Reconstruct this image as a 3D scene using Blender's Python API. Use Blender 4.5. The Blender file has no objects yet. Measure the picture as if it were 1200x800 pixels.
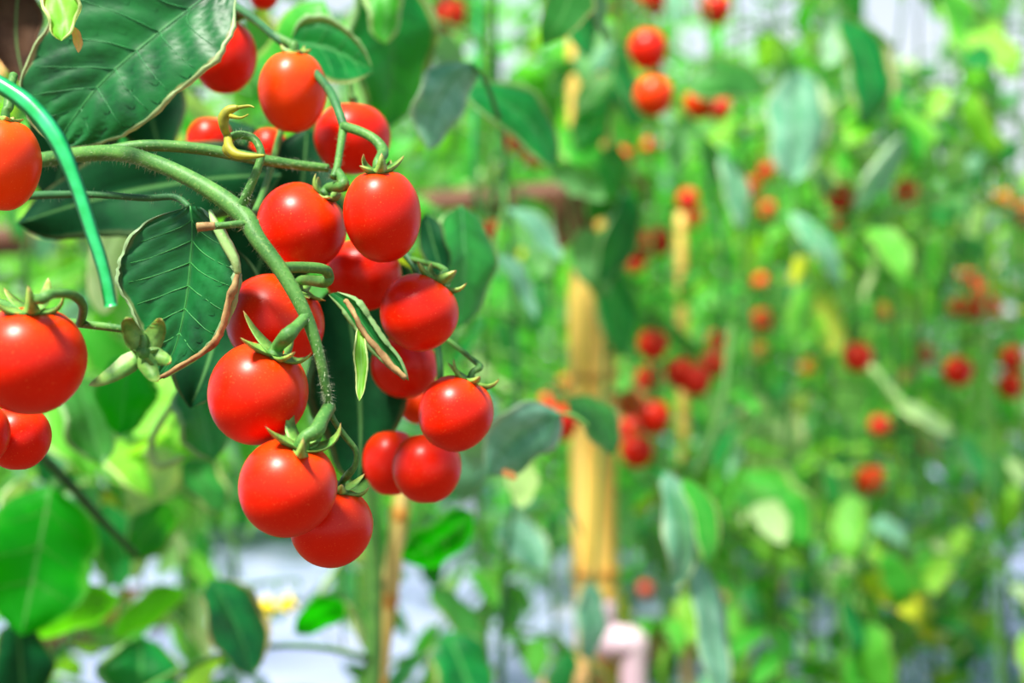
import bpy, math, random
from mathutils import Vector, Matrix, Quaternion

random.seed(7)
scene = bpy.context.scene
COL = scene.collection

# ------------------------------------------------------------------ camera
CAM_Z = 0.60
K = 36.0 / 50.0 / 1200.0
cam_data = bpy.data.cameras.new('camera')
cam_data.lens = 50.0
cam_data.sensor_width = 36.0
cam_data.clip_start = 0.02
cam_data.dof.use_dof = True
cam_data.dof.focus_distance = 0.515
cam_data.dof.aperture_fstop = 5.6
cam = bpy.data.objects.new('camera', cam_data)
cam.location = (0, 0, CAM_Z)
cam.rotation_euler = (math.pi / 2, 0, 0)
COL.objects.link(cam)
scene.camera = cam

# ------------------------------------------------------------------ sky
world = bpy.data.worlds.new('world')
scene.world = world
world.use_nodes = True
wn = world.node_tree
for n in list(wn.nodes):
    wn.nodes.remove(n)
w_out = wn.nodes.new('ShaderNodeOutputWorld')
w_bg = wn.nodes.new('ShaderNodeBackground')
w_tc = wn.nodes.new('ShaderNodeTexCoord')
w_sep = wn.nodes.new('ShaderNodeSeparateXYZ')
w_rmp = wn.nodes.new('ShaderNodeValToRGB')
w_rmp.color_ramp.elements[0].position = 0.0
w_rmp.color_ramp.elements[0].color = (0.95, 0.97, 1.0, 1)
w_rmp.color_ramp.elements[1].position = 1.0
w_rmp.color_ramp.elements[1].color = (0.12, 0.25, 0.60, 1)
for w_pos, w_col in ((0.18, (0.84, 0.91, 1.0, 1)), (0.5, (0.34, 0.52, 0.88, 1))):
    w_el = w_rmp.color_ramp.elements.new(w_pos)
    w_el.color = w_col
wn.links.new(w_tc.outputs['Generated'], w_sep.inputs[0])
wn.links.new(w_sep.outputs['Z'], w_rmp.inputs['Fac'])
wn.links.new(w_rmp.outputs['Color'], w_bg.inputs['Color'])
w_bg.inputs['Strength'].default_value = 0.80
wn.links.new(w_bg.outputs[0], w_out.inputs['Surface'])

# ------------------------------------------------------------------ sun
sun_data = bpy.data.lights.new('sun', 'SUN')
sun_data.energy = 8.4
sun_data.angle = math.radians(11)
sun_data.color = (1.0, 0.95, 0.86)
sun = bpy.data.objects.new('sun', sun_data)
sun_to = Vector((-0.30, -0.42, 0.86)).normalized()
sun.rotation_euler = sun_to.to_track_quat('Z', 'Y').to_euler()
COL.objects.link(sun)

# ------------------------------------------------------------------ exposure
vs = scene.view_settings
vs.view_transform = 'Standard'
vs.look = 'None'
vs.exposure = 0.50
vs.gamma = 1.0
vs.use_curve_mapping = False
scene.cycles.max_bounces = 8
scene.cycles.transmission_bounces = 4
scene.cycles.caustics_reflective = False
scene.cycles.caustics_refractive = False


# ================================================================== helpers
def at(px, py, y):
    return Vector(((px - 600.0) * K * y, y, CAM_Z - (py - 400.0) * K * y))


def proj(p):
    return (600.0 + p.x / (K * p.y), 400.0 - (p.z - CAM_Z) / (K * p.y))


def srgb(r, g, b):
    def f(c):
        c /= 255.0
        return c / 12.92 if c <= 0.04045 else ((c + 0.055) / 1.055) ** 2.4
    return (f(r), f(g), f(b), 1.0)


def catmull(pts, sub):
    """Catmull-Rom through tuples/Vectors of any equal length."""
    n = len(pts)
    if n < 3:
        out = []
        for i in range(sub + 1):
            t = i / sub
            out.append(tuple(a + (b - a) * t for a, b in zip(pts[0], pts[-1])))
        return out
    out = []
    for i in range(n - 1):
        p0 = pts[max(i - 1, 0)]
        p1 = pts[i]
        p2 = pts[i + 1]
        p3 = pts[min(i + 2, n - 1)]
        for j in range(sub):
            t = j / sub
            t2, t3 = t * t, t * t * t
            out.append(tuple(0.5 * (2 * b + (c - a) * t + (2 * a - 5 * b + 4 * c - d) * t2 + (3 * b - a - 3 * c + d) * t3)
                             for a, b, c, d in zip(p0, p1, p2, p3)))
    out.append(tuple(pts[-1]))
    return out


class MB:
    """collects vertices, faces and uvs for one mesh"""

    def __init__(self):
        self.v, self.f, self.uv = [], [], []

    def face(self, idx, uvs=None):
        self.f.append(idx)
        self.uv.append(uvs if uvs else [(0.5, 0.5)] * len(idx))

    def mesh(self, name, mat, smooth=True):
        me = bpy.data.meshes.new(name)
        me.from_pydata([tuple(p) for p in self.v], [], self.f)
        uvl = me.uv_layers.new(name='UVMap')
        flat = []
        for u in self.uv:
            for a in u:
                flat.extend(a)
        uvl.data.foreach_set('uv', flat)
        if smooth:
            me.polygons.foreach_set('use_smooth', [True] * len(me.polygons))
        me.materials.append(mat)
        me.update()
        return me

    def tube(self, pts, radii, seg=8, sub=5, cap=True, jitter=0.0):
        """pts: list of Vector; radii: float or one per point"""
        if not isinstance(radii, (list, tuple)):
            radii = [radii] * len(pts)
        c = catmull([(p[0], p[1], p[2], r) for p, r in zip(pts, radii)], sub)
        P = [Vector(q[:3]) for q in c]
        R = [max(q[3], 1e-5) for q in c]
        n = len(P)
        base = len(self.v)
        t0 = (P[1] - P[0]).normalized()
        ref = Vector((0, 0, 1)) if abs(t0.z) < 0.9 else Vector((1, 0, 0))
        nrm = t0.cross(ref).normalized()
        for i in range(n):
            t = (P[min(i + 1, n - 1)] - P[max(i - 1, 0)])
            t = t.normalized() if t.length > 1e-9 else t0
            nrm = (nrm - t * nrm.dot(t))
            nrm = nrm.normalized() if nrm.length > 1e-9 else t.orthogonal().normalized()
            bn = t.cross(nrm)
            for k in range(seg):
                a = 2 * math.pi * k / seg
                r = R[i] * (1 + (random.uniform(-jitter, jitter) if jitter else 0))
                self.v.append(P[i] + (nrm * math.cos(a) + bn * math.sin(a)) * r)
        for i in range(n - 1):
            u0, u1 = i / (n - 1), (i + 1) / (n - 1)
            for k in range(seg):
                k2 = (k + 1) % seg
                self.face([base + i * seg + k, base + i * seg + k2, base + (i + 1) * seg + k2, base + (i + 1) * seg + k],
                          [(u0, k / seg), (u0, (k + 1) / seg), (u1, (k + 1) / seg), (u1, k / seg)])
        if cap:
            self.face([base + k for k in range(seg)][::-1], [(0, .5)] * seg)
            self.face([base + (n - 1) * seg + k for k in range(seg)], [(1, .5)] * seg)
        return P, R

    def lathe(self, prof, seg=24):
        """prof: (radius, z) from top to bottom; closes on the axis where radius is 0"""
        rings = []
        m = len(prof)
        for i, (r, z) in enumerate(prof):
            if r < 1e-7:
                self.v.append(Vector((0, 0, z)))
                rings.append([len(self.v) - 1])
            else:
                st = len(self.v)
                for k in range(seg):
                    a = 2 * math.pi * k / seg
                    self.v.append(Vector((r * math.cos(a), r * math.sin(a), z)))
                rings.append(list(range(st, st + seg)))
        for i in range(m - 1):
            a, b = rings[i], rings[i + 1]
            for k in range(seg):
                k2 = (k + 1) % seg
                if len(a) == 1 and len(b) == 1:
                    continue
                if len(a) == 1:
                    self.face([a[0], b[k], b[k2]])
                elif len(b) == 1:
                    self.face([a[k], b[0], a[k2]])
                else:
                    self.face([a[k], b[k], b[k2], a[k2]])


def obj(name, me, parent=None, mat_world=None):
    o = bpy.data.objects.new(name, me)
    COL.objects.link(o)
    if parent is not None:
        o.parent = parent
    if mat_world is not None:
        o.matrix_local = mat_world
    return o


def build(name, mb, mat, parent=None, smooth=True, mat_local=None):
    return obj(name, mb.mesh(name, mat, smooth), parent, mat_local)


def thing(name, label, cat, loc=(0, 0, 0), group=None, mat_local=None):
    o = bpy.data.objects.new(name, None)
    o.empty_display_size = 0.02
    COL.objects.link(o)
    if mat_local is not None:
        o.matrix_local = mat_local
    else:
        o.location = loc
    return tag(o, label, cat, group)


def tag(o, label, cat, group=None):
    o['label'] = label
    o['category'] = cat
    if group:
        o['group'] = group
    return o


def struct(name, mb, mat, smooth=True):
    o = build(name, mb, mat, None, smooth)
    o['kind'] = 'structure'
    return o


# ================================================================== materials
class NT:
    def __init__(self, name):
        self.m = bpy.data.materials.new(name)
        self.m.use_nodes = True
        self.t = self.m.node_tree
        for n in list(self.t.nodes):
            self.t.nodes.remove(n)
        self.out = self.n('ShaderNodeOutputMaterial')

    def n(self, typ, **kw):
        nd = self.t.nodes.new(typ)
        for k, v in kw.items():
            setattr(nd, k, v)
        return nd

    def set(self, sock, val):
        if isinstance(val, bpy.types.NodeSocket):
            self.t.links.new(val, sock)
        else:
            sock.default_value = val

    def noise(self, scale, detail=3.0, vec=None, rough=0.55):
        nd = self.n('ShaderNodeTexNoise')
        nd.inputs['Scale'].default_value = scale
        nd.inputs['Detail'].default_value = detail
        nd.inputs['Roughness'].default_value = rough
        if vec is not None:
            self.t.links.new(vec, nd.inputs['Vector'])
        return nd.outputs['Fac']

    def mix(self, f, a, b, blend='MIX'):
        nd = self.n('ShaderNodeMix', data_type='RGBA', blend_type=blend)
        self.set(nd.inputs[0], f)
        self.set(nd.inputs[6], a)
        self.set(nd.inputs[7], b)
        return nd.outputs[2]

    def math(self, op, a, b=0.0, clamp=False):
        nd = self.n('ShaderNodeMath', operation=op)
        nd.use_clamp = clamp
        self.set(nd.inputs[0], a)
        self.set(nd.inputs[1], b)
        return nd.outputs[0]

    def rng(self, v, a, b, c=0.0, d=1.0, smooth=False):
        nd = self.n('ShaderNodeMapRange')
        if smooth:
            nd.interpolation_type = 'SMOOTHSTEP'
        self.set(nd.inputs[0], v)
        for i, x in enumerate((a, b, c, d)):
            nd.inputs[i + 1].default_value = x
        return nd.outputs[0]

    def coord(self, which='Object'):
        return self.n('ShaderNodeTexCoord').outputs[which]

    def bump(self, h, strength, dist):
        nd = self.n('ShaderNodeBump')
        nd.inputs['Strength'].default_value = strength
        nd.inputs['Distance'].default_value = dist
        self.t.links.new(h, nd.inputs['Height'])
        return nd.outputs[0]

    def principled(self, color, rough=0.5, spec=0.5, normal=None, **kw):
        nd = self.n('ShaderNodeBsdfPrincipled')
        self.set(nd.inputs['Base Color'], color)
        self.set(nd.inputs['Roughness'], rough)
        nd.inputs['Specular IOR Level'].default_value = spec
        if normal is not None:
            self.t.links.new(normal, nd.inputs['Normal'])
        for k, v in kw.items():
            self.set(nd.inputs[k.replace('_', ' ')], v)
        return nd.outputs[0]

    def done(self, shader):
        self.t.links.new(shader, self.out.inputs['Surface'])
        return self.m


def leaf_material(name, dark, mid, trans, pale, tmix=0.35, edge=0.3, edge_col=(190, 150, 85), rough=0.42, yellow=0.25, fine=1.0, spec=.25, elo=.86, ribw=.07):
    t = NT(name)
    co = t.coord('Object')
    uv = t.n('ShaderNodeSeparateXYZ')
    t.t.links.new(t.coord('UV'), uv.inputs[0])
    u, v = uv.outputs[0], uv.outputs[1]
    rnd = t.n('ShaderNodeObjectInfo').outputs['Random']
    n1 = t.noise(55 * fine, 4, co)
    n2 = t.noise(260 * fine, 3, co)
    base = t.mix(t.rng(n1, .32, .68), dark, mid)
    base = t.mix(t.math('MULTIPLY', t.rng(n2, .45, .75), .35), base, mid)
    base = t.mix(t.math('MULTIPLY', t.rng(rnd, .55, 1.0), yellow), base, srgb(150, 190, 60))
    # midrib a little lighter
    av = t.math('ABSOLUTE', t.math('SUBTRACT', t.math('MULTIPLY', v, 2.0), 1.0))
    rib = t.rng(av, 0.0, ribw, 0.5, 0.0)
    base = t.mix(rib, base, srgb(120, 190, 105))
    # dry margin
    e = t.rng(t.math('ADD', av, t.math('MULTIPLY', t.math('SUBTRACT', n1, .5), .3)), elo, 1.0)
    e = t.math('MULTIPLY', e, edge)
    base = t.mix(e, base, srgb(*edge_col))
    geo = t.n('ShaderNodeNewGeometry').outputs['Backfacing']
    col = t.mix(t.math('MULTIPLY', geo, .7), base, pale)
    tr = t.mix(e, trans, srgb(*edge_col))
    bmp = t.bump(n2, .25, .0006)
    p = t.principled(col, rough, spec, bmp)
    tl = t.n('ShaderNodeBsdfTranslucent')
    t.set(tl.inputs['Color'], tr)
    ms = t.n('ShaderNodeMixShader')
    ms.inputs[0].default_value = tmix
    t.t.links.new(p, ms.inputs[1])
    t.t.links.new(tl.outputs[0], ms.inputs[2])
    return t.done(ms.outputs[0])


def tomato_material(name, body, shoulder, deep):
    t = NT(name)
    co = t.coord('Object')
    z = t.n('ShaderNodeSeparateXYZ')
    t.t.links.new(t.coord('Generated'), z.inputs[0])
    n = t.noise(70, 2, co)
    f = t.rng(z.outputs[2], .62, 1.02, 0, .75, True)
    f = t.math('MULTIPLY', f, t.rng(n, .25, .75, .4, 1.0))
    col = t.mix(t.rng(n, .3, .75, 0, .35), body, deep)
    col = t.mix(f, col, shoulder)
    sp = t.rng(t.noise(1700, 1, co), .66, .76, 0, .28)
    col = t.mix(sp, col, srgb(255, 150, 80))
    p = t.principled(col, .34, .25, t.bump(t.noise(420, 2, co), .05, .0004),
                     Subsurface_Weight=.06, Subsurface_Scale=.003)
    return t.done(p)


def plain(name, col, col2, scale=60, rough=.6, spec=.4, bump=.2, dist=.001, stretch=None, **kw):
    t = NT(name)
    co = t.coord('Object')
    if stretch:
        mp = t.n('ShaderNodeMapping')
        mp.inputs['Scale'].default_value = stretch
        t.t.links.new(co, mp.inputs['Vector'])
        co = mp.outputs[0]
    n = t.noise(scale, 4, co)
    c = t.mix(t.rng(n, .3, .7), col, col2)
    return t.done(t.principled(c, rough, spec, t.bump(n, bump, dist), **kw))


def sepal_material():
    t = NT('sepal_green')
    uv = t.n('ShaderNodeSeparateXYZ')
    t.t.links.new(t.coord('UV'), uv.inputs[0])
    n = t.noise(300, 3, t.coord('Object'))
    c = t.mix(t.rng(n, .3, .7), srgb(62, 124, 44), srgb(122, 170, 74))
    c = t.mix(t.rng(uv.outputs[0], .55, .95, 0, .4), c, srgb(196, 190, 90))
    c = t.mix(t.rng(uv.outputs[0], .86, 1.0, 0, .85), c, srgb(165, 105, 75))
    return t.done(t.principled(c, .5, .4, t.bump(n, .3, .0004), Subsurface_Weight=.1, Subsurface_Scale=.002))


def stem_material(name, a, b, c2, u_cut=None):
    t = NT(name)
    co = t.coord('Object')
    n = t.noise(90, 4, co)
    n2 = t.noise(900, 2, co)
    c = t.mix(t.rng(n, .3, .7), a, b)
    c = t.mix(t.rng(n2, .55, .75, 0, .5), c, c2)
    return t.done(t.principled(c, .55, .35, t.bump(n2, .35, .0003)))


M = {}
M['tomato'] = tomato_material('tomato_red', srgb(216, 28, 0), srgb(228, 70, 4), srgb(190, 12, 0))
M['tomato_orange'] = tomato_material('tomato_orange', srgb(232, 60, 2), srgb(240, 100, 10), srgb(220, 40, 2))
M['tomato_pinkish'] = tomato_material('tomato_light_red', srgb(228, 40, 22), srgb(236, 90, 46), srgb(205, 18, 10))
M['tomato_unripe'] = tomato_material('tomato_unripe', srgb(240, 140, 40), srgb(200, 190, 60), srgb(240, 100, 30))
M['leaf_front'] = leaf_material('leaf_front', srgb(0, 62, 26), srgb(10, 104, 40), srgb(40, 150, 20), srgb(140, 180, 120), .15, .8, (176, 150, 96), .46, .0, spec=.34, elo=.94, ribw=.03)
M['leaf_veined'] = leaf_material('leaf_veined', srgb(2, 66, 30), srgb(14, 108, 46), srgb(40, 150, 20), srgb(150, 186, 130), .15, .35, (150, 150, 96), .46, .0, spec=.34, elo=.95, ribw=.03)
M['leaf_shade'] = leaf_material('leaf_painted_shade', srgb(0, 50, 24), srgb(6, 80, 36), srgb(20, 100, 16), srgb(24, 84, 44), .10, .35, (150, 130, 80), .6, .0, spec=.15)  # leaf green darkened to paint in the shade behind the cluster
M['leaf_dark'] = leaf_material('leaf_dark', srgb(0, 78, 36), srgb(20, 128, 54), srgb(70, 200, 6), srgb(130, 190, 120), .30, .4, (224, 190, 130), .45, .15)
M['leaf_mid'] = leaf_material('leaf_mid', srgb(22, 142, 38), srgb(84, 188, 62), srgb(110, 232, 6), srgb(176, 216, 140), .38, .4, (232, 196, 130), .45, .3)
M['leaf_light'] = leaf_material('leaf_light', srgb(76, 176, 36), srgb(146, 210, 70), srgb(150, 235, 20), srgb(206, 232, 160), .42, .5, (240, 190, 110), .45, .5)
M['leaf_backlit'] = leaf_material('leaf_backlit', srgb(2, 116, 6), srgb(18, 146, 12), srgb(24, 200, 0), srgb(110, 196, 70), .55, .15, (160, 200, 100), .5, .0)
M['leaf_blue'] = leaf_material('leaf_blue', srgb(70, 142, 102), srgb(136, 188, 154), srgb(80, 180, 60), srgb(150, 190, 150), .22, .4, (224, 204, 150), .4, .0)
M['leaf_pale'] = leaf_material('leaf_pale', srgb(150, 194, 116), srgb(190, 218, 158), srgb(180, 225, 90), srgb(214, 234, 180), .35, .4, (240, 210, 150), .5, .0)
M['leaf_yellow'] = leaf_material('leaf_yellow', srgb(170, 206, 30), srgb(220, 216, 60), srgb(210, 230, 20), srgb(220, 226, 110), .45, .8, (235, 150, 70), .45, .0)
M['leaf_dry'] = leaf_material('leaf_dry', srgb(190, 120, 60), srgb(236, 180, 116), srgb(220, 150, 70), srgb(230, 184, 130), .25, .8, (160, 96, 50), .6, .0)
M['leaf_brown'] = leaf_material('leaf_brown', srgb(58, 40, 28), srgb(92, 66, 46), srgb(90, 50, 20), srgb(96, 74, 54), .1, .5, (120, 80, 50), .7, .0, spec=.1)
M['vein'] = plain('vein_green', srgb(30, 118, 50), srgb(62, 146, 66), 200, .5)
M['vein_dark'] = plain('vein_dark_green', srgb(20, 100, 48), srgb(40, 128, 60), 200, .5)
M['sepal'] = sepal_material()
M['stem'] = stem_material('stem_green', srgb(50, 102, 40), srgb(84, 136, 56), srgb(134, 166, 86))
M['stem_dark'] = stem_material('stem_dark_green', srgb(24, 74, 40), srgb(50, 108, 52), srgb(76, 126, 70))
M['stem_pale'] = stem_material('stem_pale_green', srgb(120, 170, 90), srgb(160, 196, 120), srgb(190, 210, 150))
M['hair'] = plain('stem_hair', srgb(205, 220, 170), srgb(225, 235, 200), 50, .6)
M['withered'] = plain('withered_yellow', srgb(160, 156, 26), srgb(118, 122, 34), 260, .55, .4, .3, .0005)
M['dry'] = plain('dry_brown', srgb(122, 92, 56), srgb(176, 148, 96), 220, .7, .2, .4, .0006)
M['strap'] = plain('green_plastic', srgb(4, 150, 62), srgb(50, 186, 110), 120, .3, .5, .15, .0006)
M['bamboo'] = plain('bamboo_skin', srgb(236, 174, 60), srgb(255, 216, 120), 9, .42, .4, .1, .001, (9, 9, .6))
M['bamboo_node'] = plain('bamboo_node', srgb(190, 128, 46), srgb(222, 168, 82), 60, .5)
M['wood_brown'] = plain('weathered_brown_wood', srgb(70, 42, 26), srgb(108, 68, 42), 10, .65, .3, .3, .002, (1, 8, 8))
M['wood_tan'] = plain('tan_wood', srgb(200, 150, 90), srgb(232, 190, 134), 10, .6, .3, .2, .002, (1, 8, 8))
M['pipe'] = plain('pink_white_plastic', srgb(210, 170, 192), srgb(222, 196, 208), 6, .35, .5, .02, .001)
M['petal'] = plain('yellow_petal', srgb(250, 214, 10), srgb(255, 232, 40), 80, .5)
M['cane'] = plain('straw_cane', srgb(205, 180, 84), srgb(228, 205, 130), 20, .55, .3, .2, .001, (8, 8, 1))


def film_material():
    t = NT('silver_mulch_film')
    co = t.coord('Object')
    n1 = t.noise(1.7, 4, co)
    n2 = t.noise(9, 5, co)
    c = t.mix(t.rng(n1, .3, .7), srgb(116, 124, 158), srgb(154, 162, 190))
    dirt = t.rng(t.noise(4.5, 5, co), .58, .74, 0, .55)
    c = t.mix(dirt, c, srgb(176, 160, 140))
    return t.done(t.principled(c, .6, .25, t.bump(n2, .6, .03)))


M['film'] = film_material()
M['soil'] = plain('dark_soil', srgb(70, 48, 34), srgb(112, 82, 60), 30, .9, .2, .8, .02)

# ================================================================== ground
gb = MB()
NX, NY = 60, 60
for j in range(NY + 1):
    for i in range(NX + 1):
        x = -7 + 14 * i / NX
        y = -1.5 + 13 * j / NY
        z = .012 * math.sin(x * 3.1 + y * 1.3) * math.sin(y * 2.3 - x) + random.uniform(-.006, .006) - .012
        gb.v.append(Vector((x, y, z)))
for j in range(NY):
    for i in range(NX):
        a = j * (NX + 1) + i
        gb.face([a, a + 1, a + NX + 2, a + NX + 1])
struct('ground', gb, M['soil'])
fb = MB()
for j in range(41):
    for i in range(61):
        x = -5 + 10 * i / 60
        y = 1.95 + 8.5 * (j / 40) ** 1.4
        fb.v.append(Vector((x, y, .016 + .008 * math.sin(x * 5.1 + y * 2.3) * math.sin(y * 4.3 - x) + random.uniform(-.004, .004))))
for j in range(40):
    for i in range(60):
        a = j * 61 + i
        fb.face([a, a + 1, a + 62, a + 61])
struct('ground_film', fb, M['film'])


# ================================================================== leaves drawn by their edges
def leaf_surface(left, mid, right, bulge=.12, pucker=.0, nveins=5, roll=(0, 0), droop_n=0.0, teeth=.0, sub=6, ncol=6):
    """left / mid / right: same number of world points from base to tip.
    Returns (MB, eval) where eval(u, v) gives point and normal; v in -1..1."""
    L = [Vector(p) for p in catmull(left, sub)]
    C = [Vector(p) for p in catmull(mid, sub)]
    R = [Vector(p) for p in catmull(right, sub)]
    n = len(C)
    rnd = [random.uniform(-1, 1) for _ in range(n)]

    def raw(i, v):
        c = C[i]
        e = L[i] if v < 0 else R[i]
        a = abs(v)
        return c + (e - c) * a

    def normal(i):
        t = C[min(i + 1, n - 1)] - C[max(i - 1, 0)]
        w = R[i] - L[i]
        nn = w.cross(t)
        if nn.length < 1e-9:
            nn = Vector((0, -1, 0))
        nn.normalize()
        if nn.y > 0:
            nn = -nn
        return nn
    Ns = [normal(i) for i in range(n)]
    Ns[0] = Ns[min(2, n - 1)]
    Ns[-1] = Ns[max(n - 3, 0)]

    def point(i, v):
        a = abs(v)
        u = i / (n - 1)
        w = (R[i] - L[i]).length
        p = raw(i, v)
        d = bulge * w * (1 - (2 * a - 1) ** 2) * .5          # each half arches up between rib and margin
        ph = (u - .32 * a) * nveins
        d += pucker * (abs(math.sin(math.pi * ph)) ** .6 - .6) * min(1, 4 * a * (1.15 - a)) * min(1, w / .012)
        if teeth and a > .99:
            k = 1 + teeth * math.sin(i * 1.9) * rnd[i]
            p = C[i] + (p - C[i]) * k
        return p + Ns[i] * d
    mb = MB()
    vs_ = [-1 + k / ncol for k in range(2 * ncol + 1)]
    nl, nr = (4 if roll[0] else 0), (4 if roll[1] else 0)
    cols = []
    for s in range(nl, 0, -1):
        cols.append(('l', s / 4))
    for v in vs_:
        cols.append(('s', v))
    for s in range(1, nr + 1):
        cols.append(('r', s / 4))
    nc = len(cols)
    for i in range(n):
        u = i / (n - 1)
        for kind, s in cols:
            if kind == 's':
                mb.v.append(point(i, s))
            else:
                sg = -1 if kind == 'l' else 1
                rr = (roll[0] if kind == 'l' else roll[1]) * min(1, 3.5 * u + .1) * (1 - u) ** .35 * (1 + .25 * rnd[i])
                e = point(i, sg)
                out = (e - C[i])
                out = out.normalized() if out.length > 1e-9 else Vector((sg, 0, 0))
                ang = s * 3.6
                mb.v.append(e + out * rr * math.sin(ang) + Ns[i] * rr * (1 - math.cos(ang)))
    for i in range(n - 1):
        for k in range(nc - 1):
            def uvk(ii, kk):
                kind, s = cols[kk]
                vv = s if kind == 's' else (-1 if kind == 'l' else 1)
                return (ii / (n - 1), .5 + .5 * vv)
            q = [i * nc + k, i * nc + k + 1, (i + 1) * nc + k + 1, (i + 1) * nc + k]
            mb.face(q[::-1], [uvk(i, k), uvk(i, k + 1), uvk(i + 1, k + 1), uvk(i + 1, k)][::-1])

    acc = 0.0                                          # the upper side of the leaf looks towards -Y
    for q in mb.f:
        a, b, c = mb.v[q[0]], mb.v[q[1]], mb.v[q[2]]
        acc += (b - a).cross(c - a).y
    if acc > 0:
        mb.f = [q[::-1] for q in mb.f]
        mb.uv = [q[::-1] for q in mb.uv]

    def ev(u, v):
        f = max(0, min(1, u)) * (n - 1)
        i = min(int(f), n - 2)
        t = f - i
        return point(i, v).lerp(point(i + 1, v), t), Ns[i]
    return mb, ev


def add_veins(ev, leaf, n, mat, r=.0004, umax=.85):
    mid = MB()
    pts, rad = [], []
    for k in range(9):
        u = k / 8 * .97
        p, nn = ev(u, 0)
        pts.append(p + nn * r * .5)
        rad.append(r * (1.5 - 1.1 * u))
    mid.tube(pts, rad, 5, 2)
    build('midrib', mid, mat, leaf)
    for sg in (-1, 1):
        for k in range(1, n + 1):
            u0 = .06 + (k - .6) / (n + .6) * umax
            vb = MB()
            pts, rad = [], []
            for q in range(5):
                a = q / 4 * .86
                p, nn = ev(u0 + (.28 * a * (1 - .35 * a)) * (1 - u0 * .6), sg * a)
                pts.append(p + nn * r * .35)
                rad.append(r * (.75 - .55 * a))
            vb.tube(pts, rad, 4, 2)
            build('vein', vb, mat, leaf)


def px_list(lst, y):
    """(px, py[, dy]) -> world points around depth y"""
    return [at(p[0], p[1], y + (p[2] if len(p) > 2 else 0)) for p in lst]


def edge_leaf(parent, y, left, mid, right, mat, veins=0, vein_mat=None, label=None, name='leaf', vr=.0004, **kw):
    off = parent.location
    sh = lambda ps: [p - off for p in ps]
    mb, ev = leaf_surface(sh(px_list(left, y)), sh(px_list(mid, y)), sh(px_list(right, y)), **kw)
    o = build(name, mb, mat, parent)
    if label:
        o['label'] = label
    if veins:
        add_veins(ev, o, veins, vein_mat or M['vein'], vr)
    return o


def quick_leaf(parent, base, tip, w, y, mat, sag=(0, 0), dy_tip=None, dy_side=0.0, veins=0, vein_mat=None, label=None,
               left_w=1.0, right_w=1.0, stalk=None, vr=.0004, **kw):
    """an ovate leaf from its base pixel to its tip pixel, w pixels wide, at depth y"""
    bx, by = base
    tx, ty = tip
    dx, dy = tx - bx, ty - by
    ln = math.hypot(dx, dy)
    nx, ny = -dy / ln, dx / ln
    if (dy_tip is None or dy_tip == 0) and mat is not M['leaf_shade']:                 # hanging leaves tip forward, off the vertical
        dy_tip = -.45 * dy * K * y
    dy_tip = dy_tip or 0.0
    L, C, R = [], [], []
    N = 11
    ph = [random.uniform(0, 6.28) for _ in range(4)]
    wob = [random.uniform(.06, .15), random.uniform(.06, .15)]
    for i in range(N + 1):
        u = i / N
        h = .5 * w * (2.35 * (u ** .62) * (1 - u) ** .72) / 1.2 + (.02 * w if 0 < i < N else 0)
        s = 4 * u * (1 - u)
        cx, cy = bx + dx * u + sag[0] * s, by + dy * u + sag[1] * s
        d = dy_tip * u
        mm = K * y * w * .10                          # margins wave in depth
        hl = h * (1 + wob[0] * math.sin(u * 13 + ph[0]))
        hr = h * (1 + wob[1] * math.sin(u * 12 + ph[1]))
        wl, wr = mm * math.sin(u * 9 + ph[2]), mm * math.sin(u * 8 + ph[3])
        C.append((cx, cy, d))
        L.append((cx - nx * hl * left_w, cy - ny * hl * left_w, d + dy_side * h / w + wl))
        R.append((cx + nx * hr * right_w, cy + ny * hr * right_w, d - dy_side * h / w + wr))
    if (L[3][0] * 1 - R[3][0]) > 0 and abs(dy) > abs(dx) * .2:
        L, R = R, L
    kw.setdefault('roll', random.choice([(0, 0), (K * y * w * .05, 0), (0, K * y * w * .05), (K * y * w * .04, K * y * w * .04)]))
    kw.setdefault('pucker', K * y * w * .012)
    o = edge_leaf(parent, y, L, C, R, mat, veins, vein_mat, label, vr=vr, sub=2, ncol=4, **kw)
    if stalk:
        pb = MB()
        off = parent.location
        pb.tube([at(s[0], s[1], y + (s[2] if len(s) > 2 else 0)) - off for s in stalk + [(bx, by)]],
                [.0016] * len(stalk) + [.0011], 6, 4)
        build('petiole', pb, M['stem'], o)
    return o


# ================================================================== fruit
def fruit_profile(rx, rz, n=18):
    out = []
    for i in range(n + 1):
        th = math.pi * i / n
        r = math.sin(th) * (1 + .035 * math.sin(th) ** 2 * math.cos(th))
        z = math.cos(th) - .17 * math.exp(-(th / .34) ** 2) + .03 * math.exp(-((math.pi - th) / .2) ** 2)
        out.append((0 if i in (0, n) else r * rx, z * rz))
    return out


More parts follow.
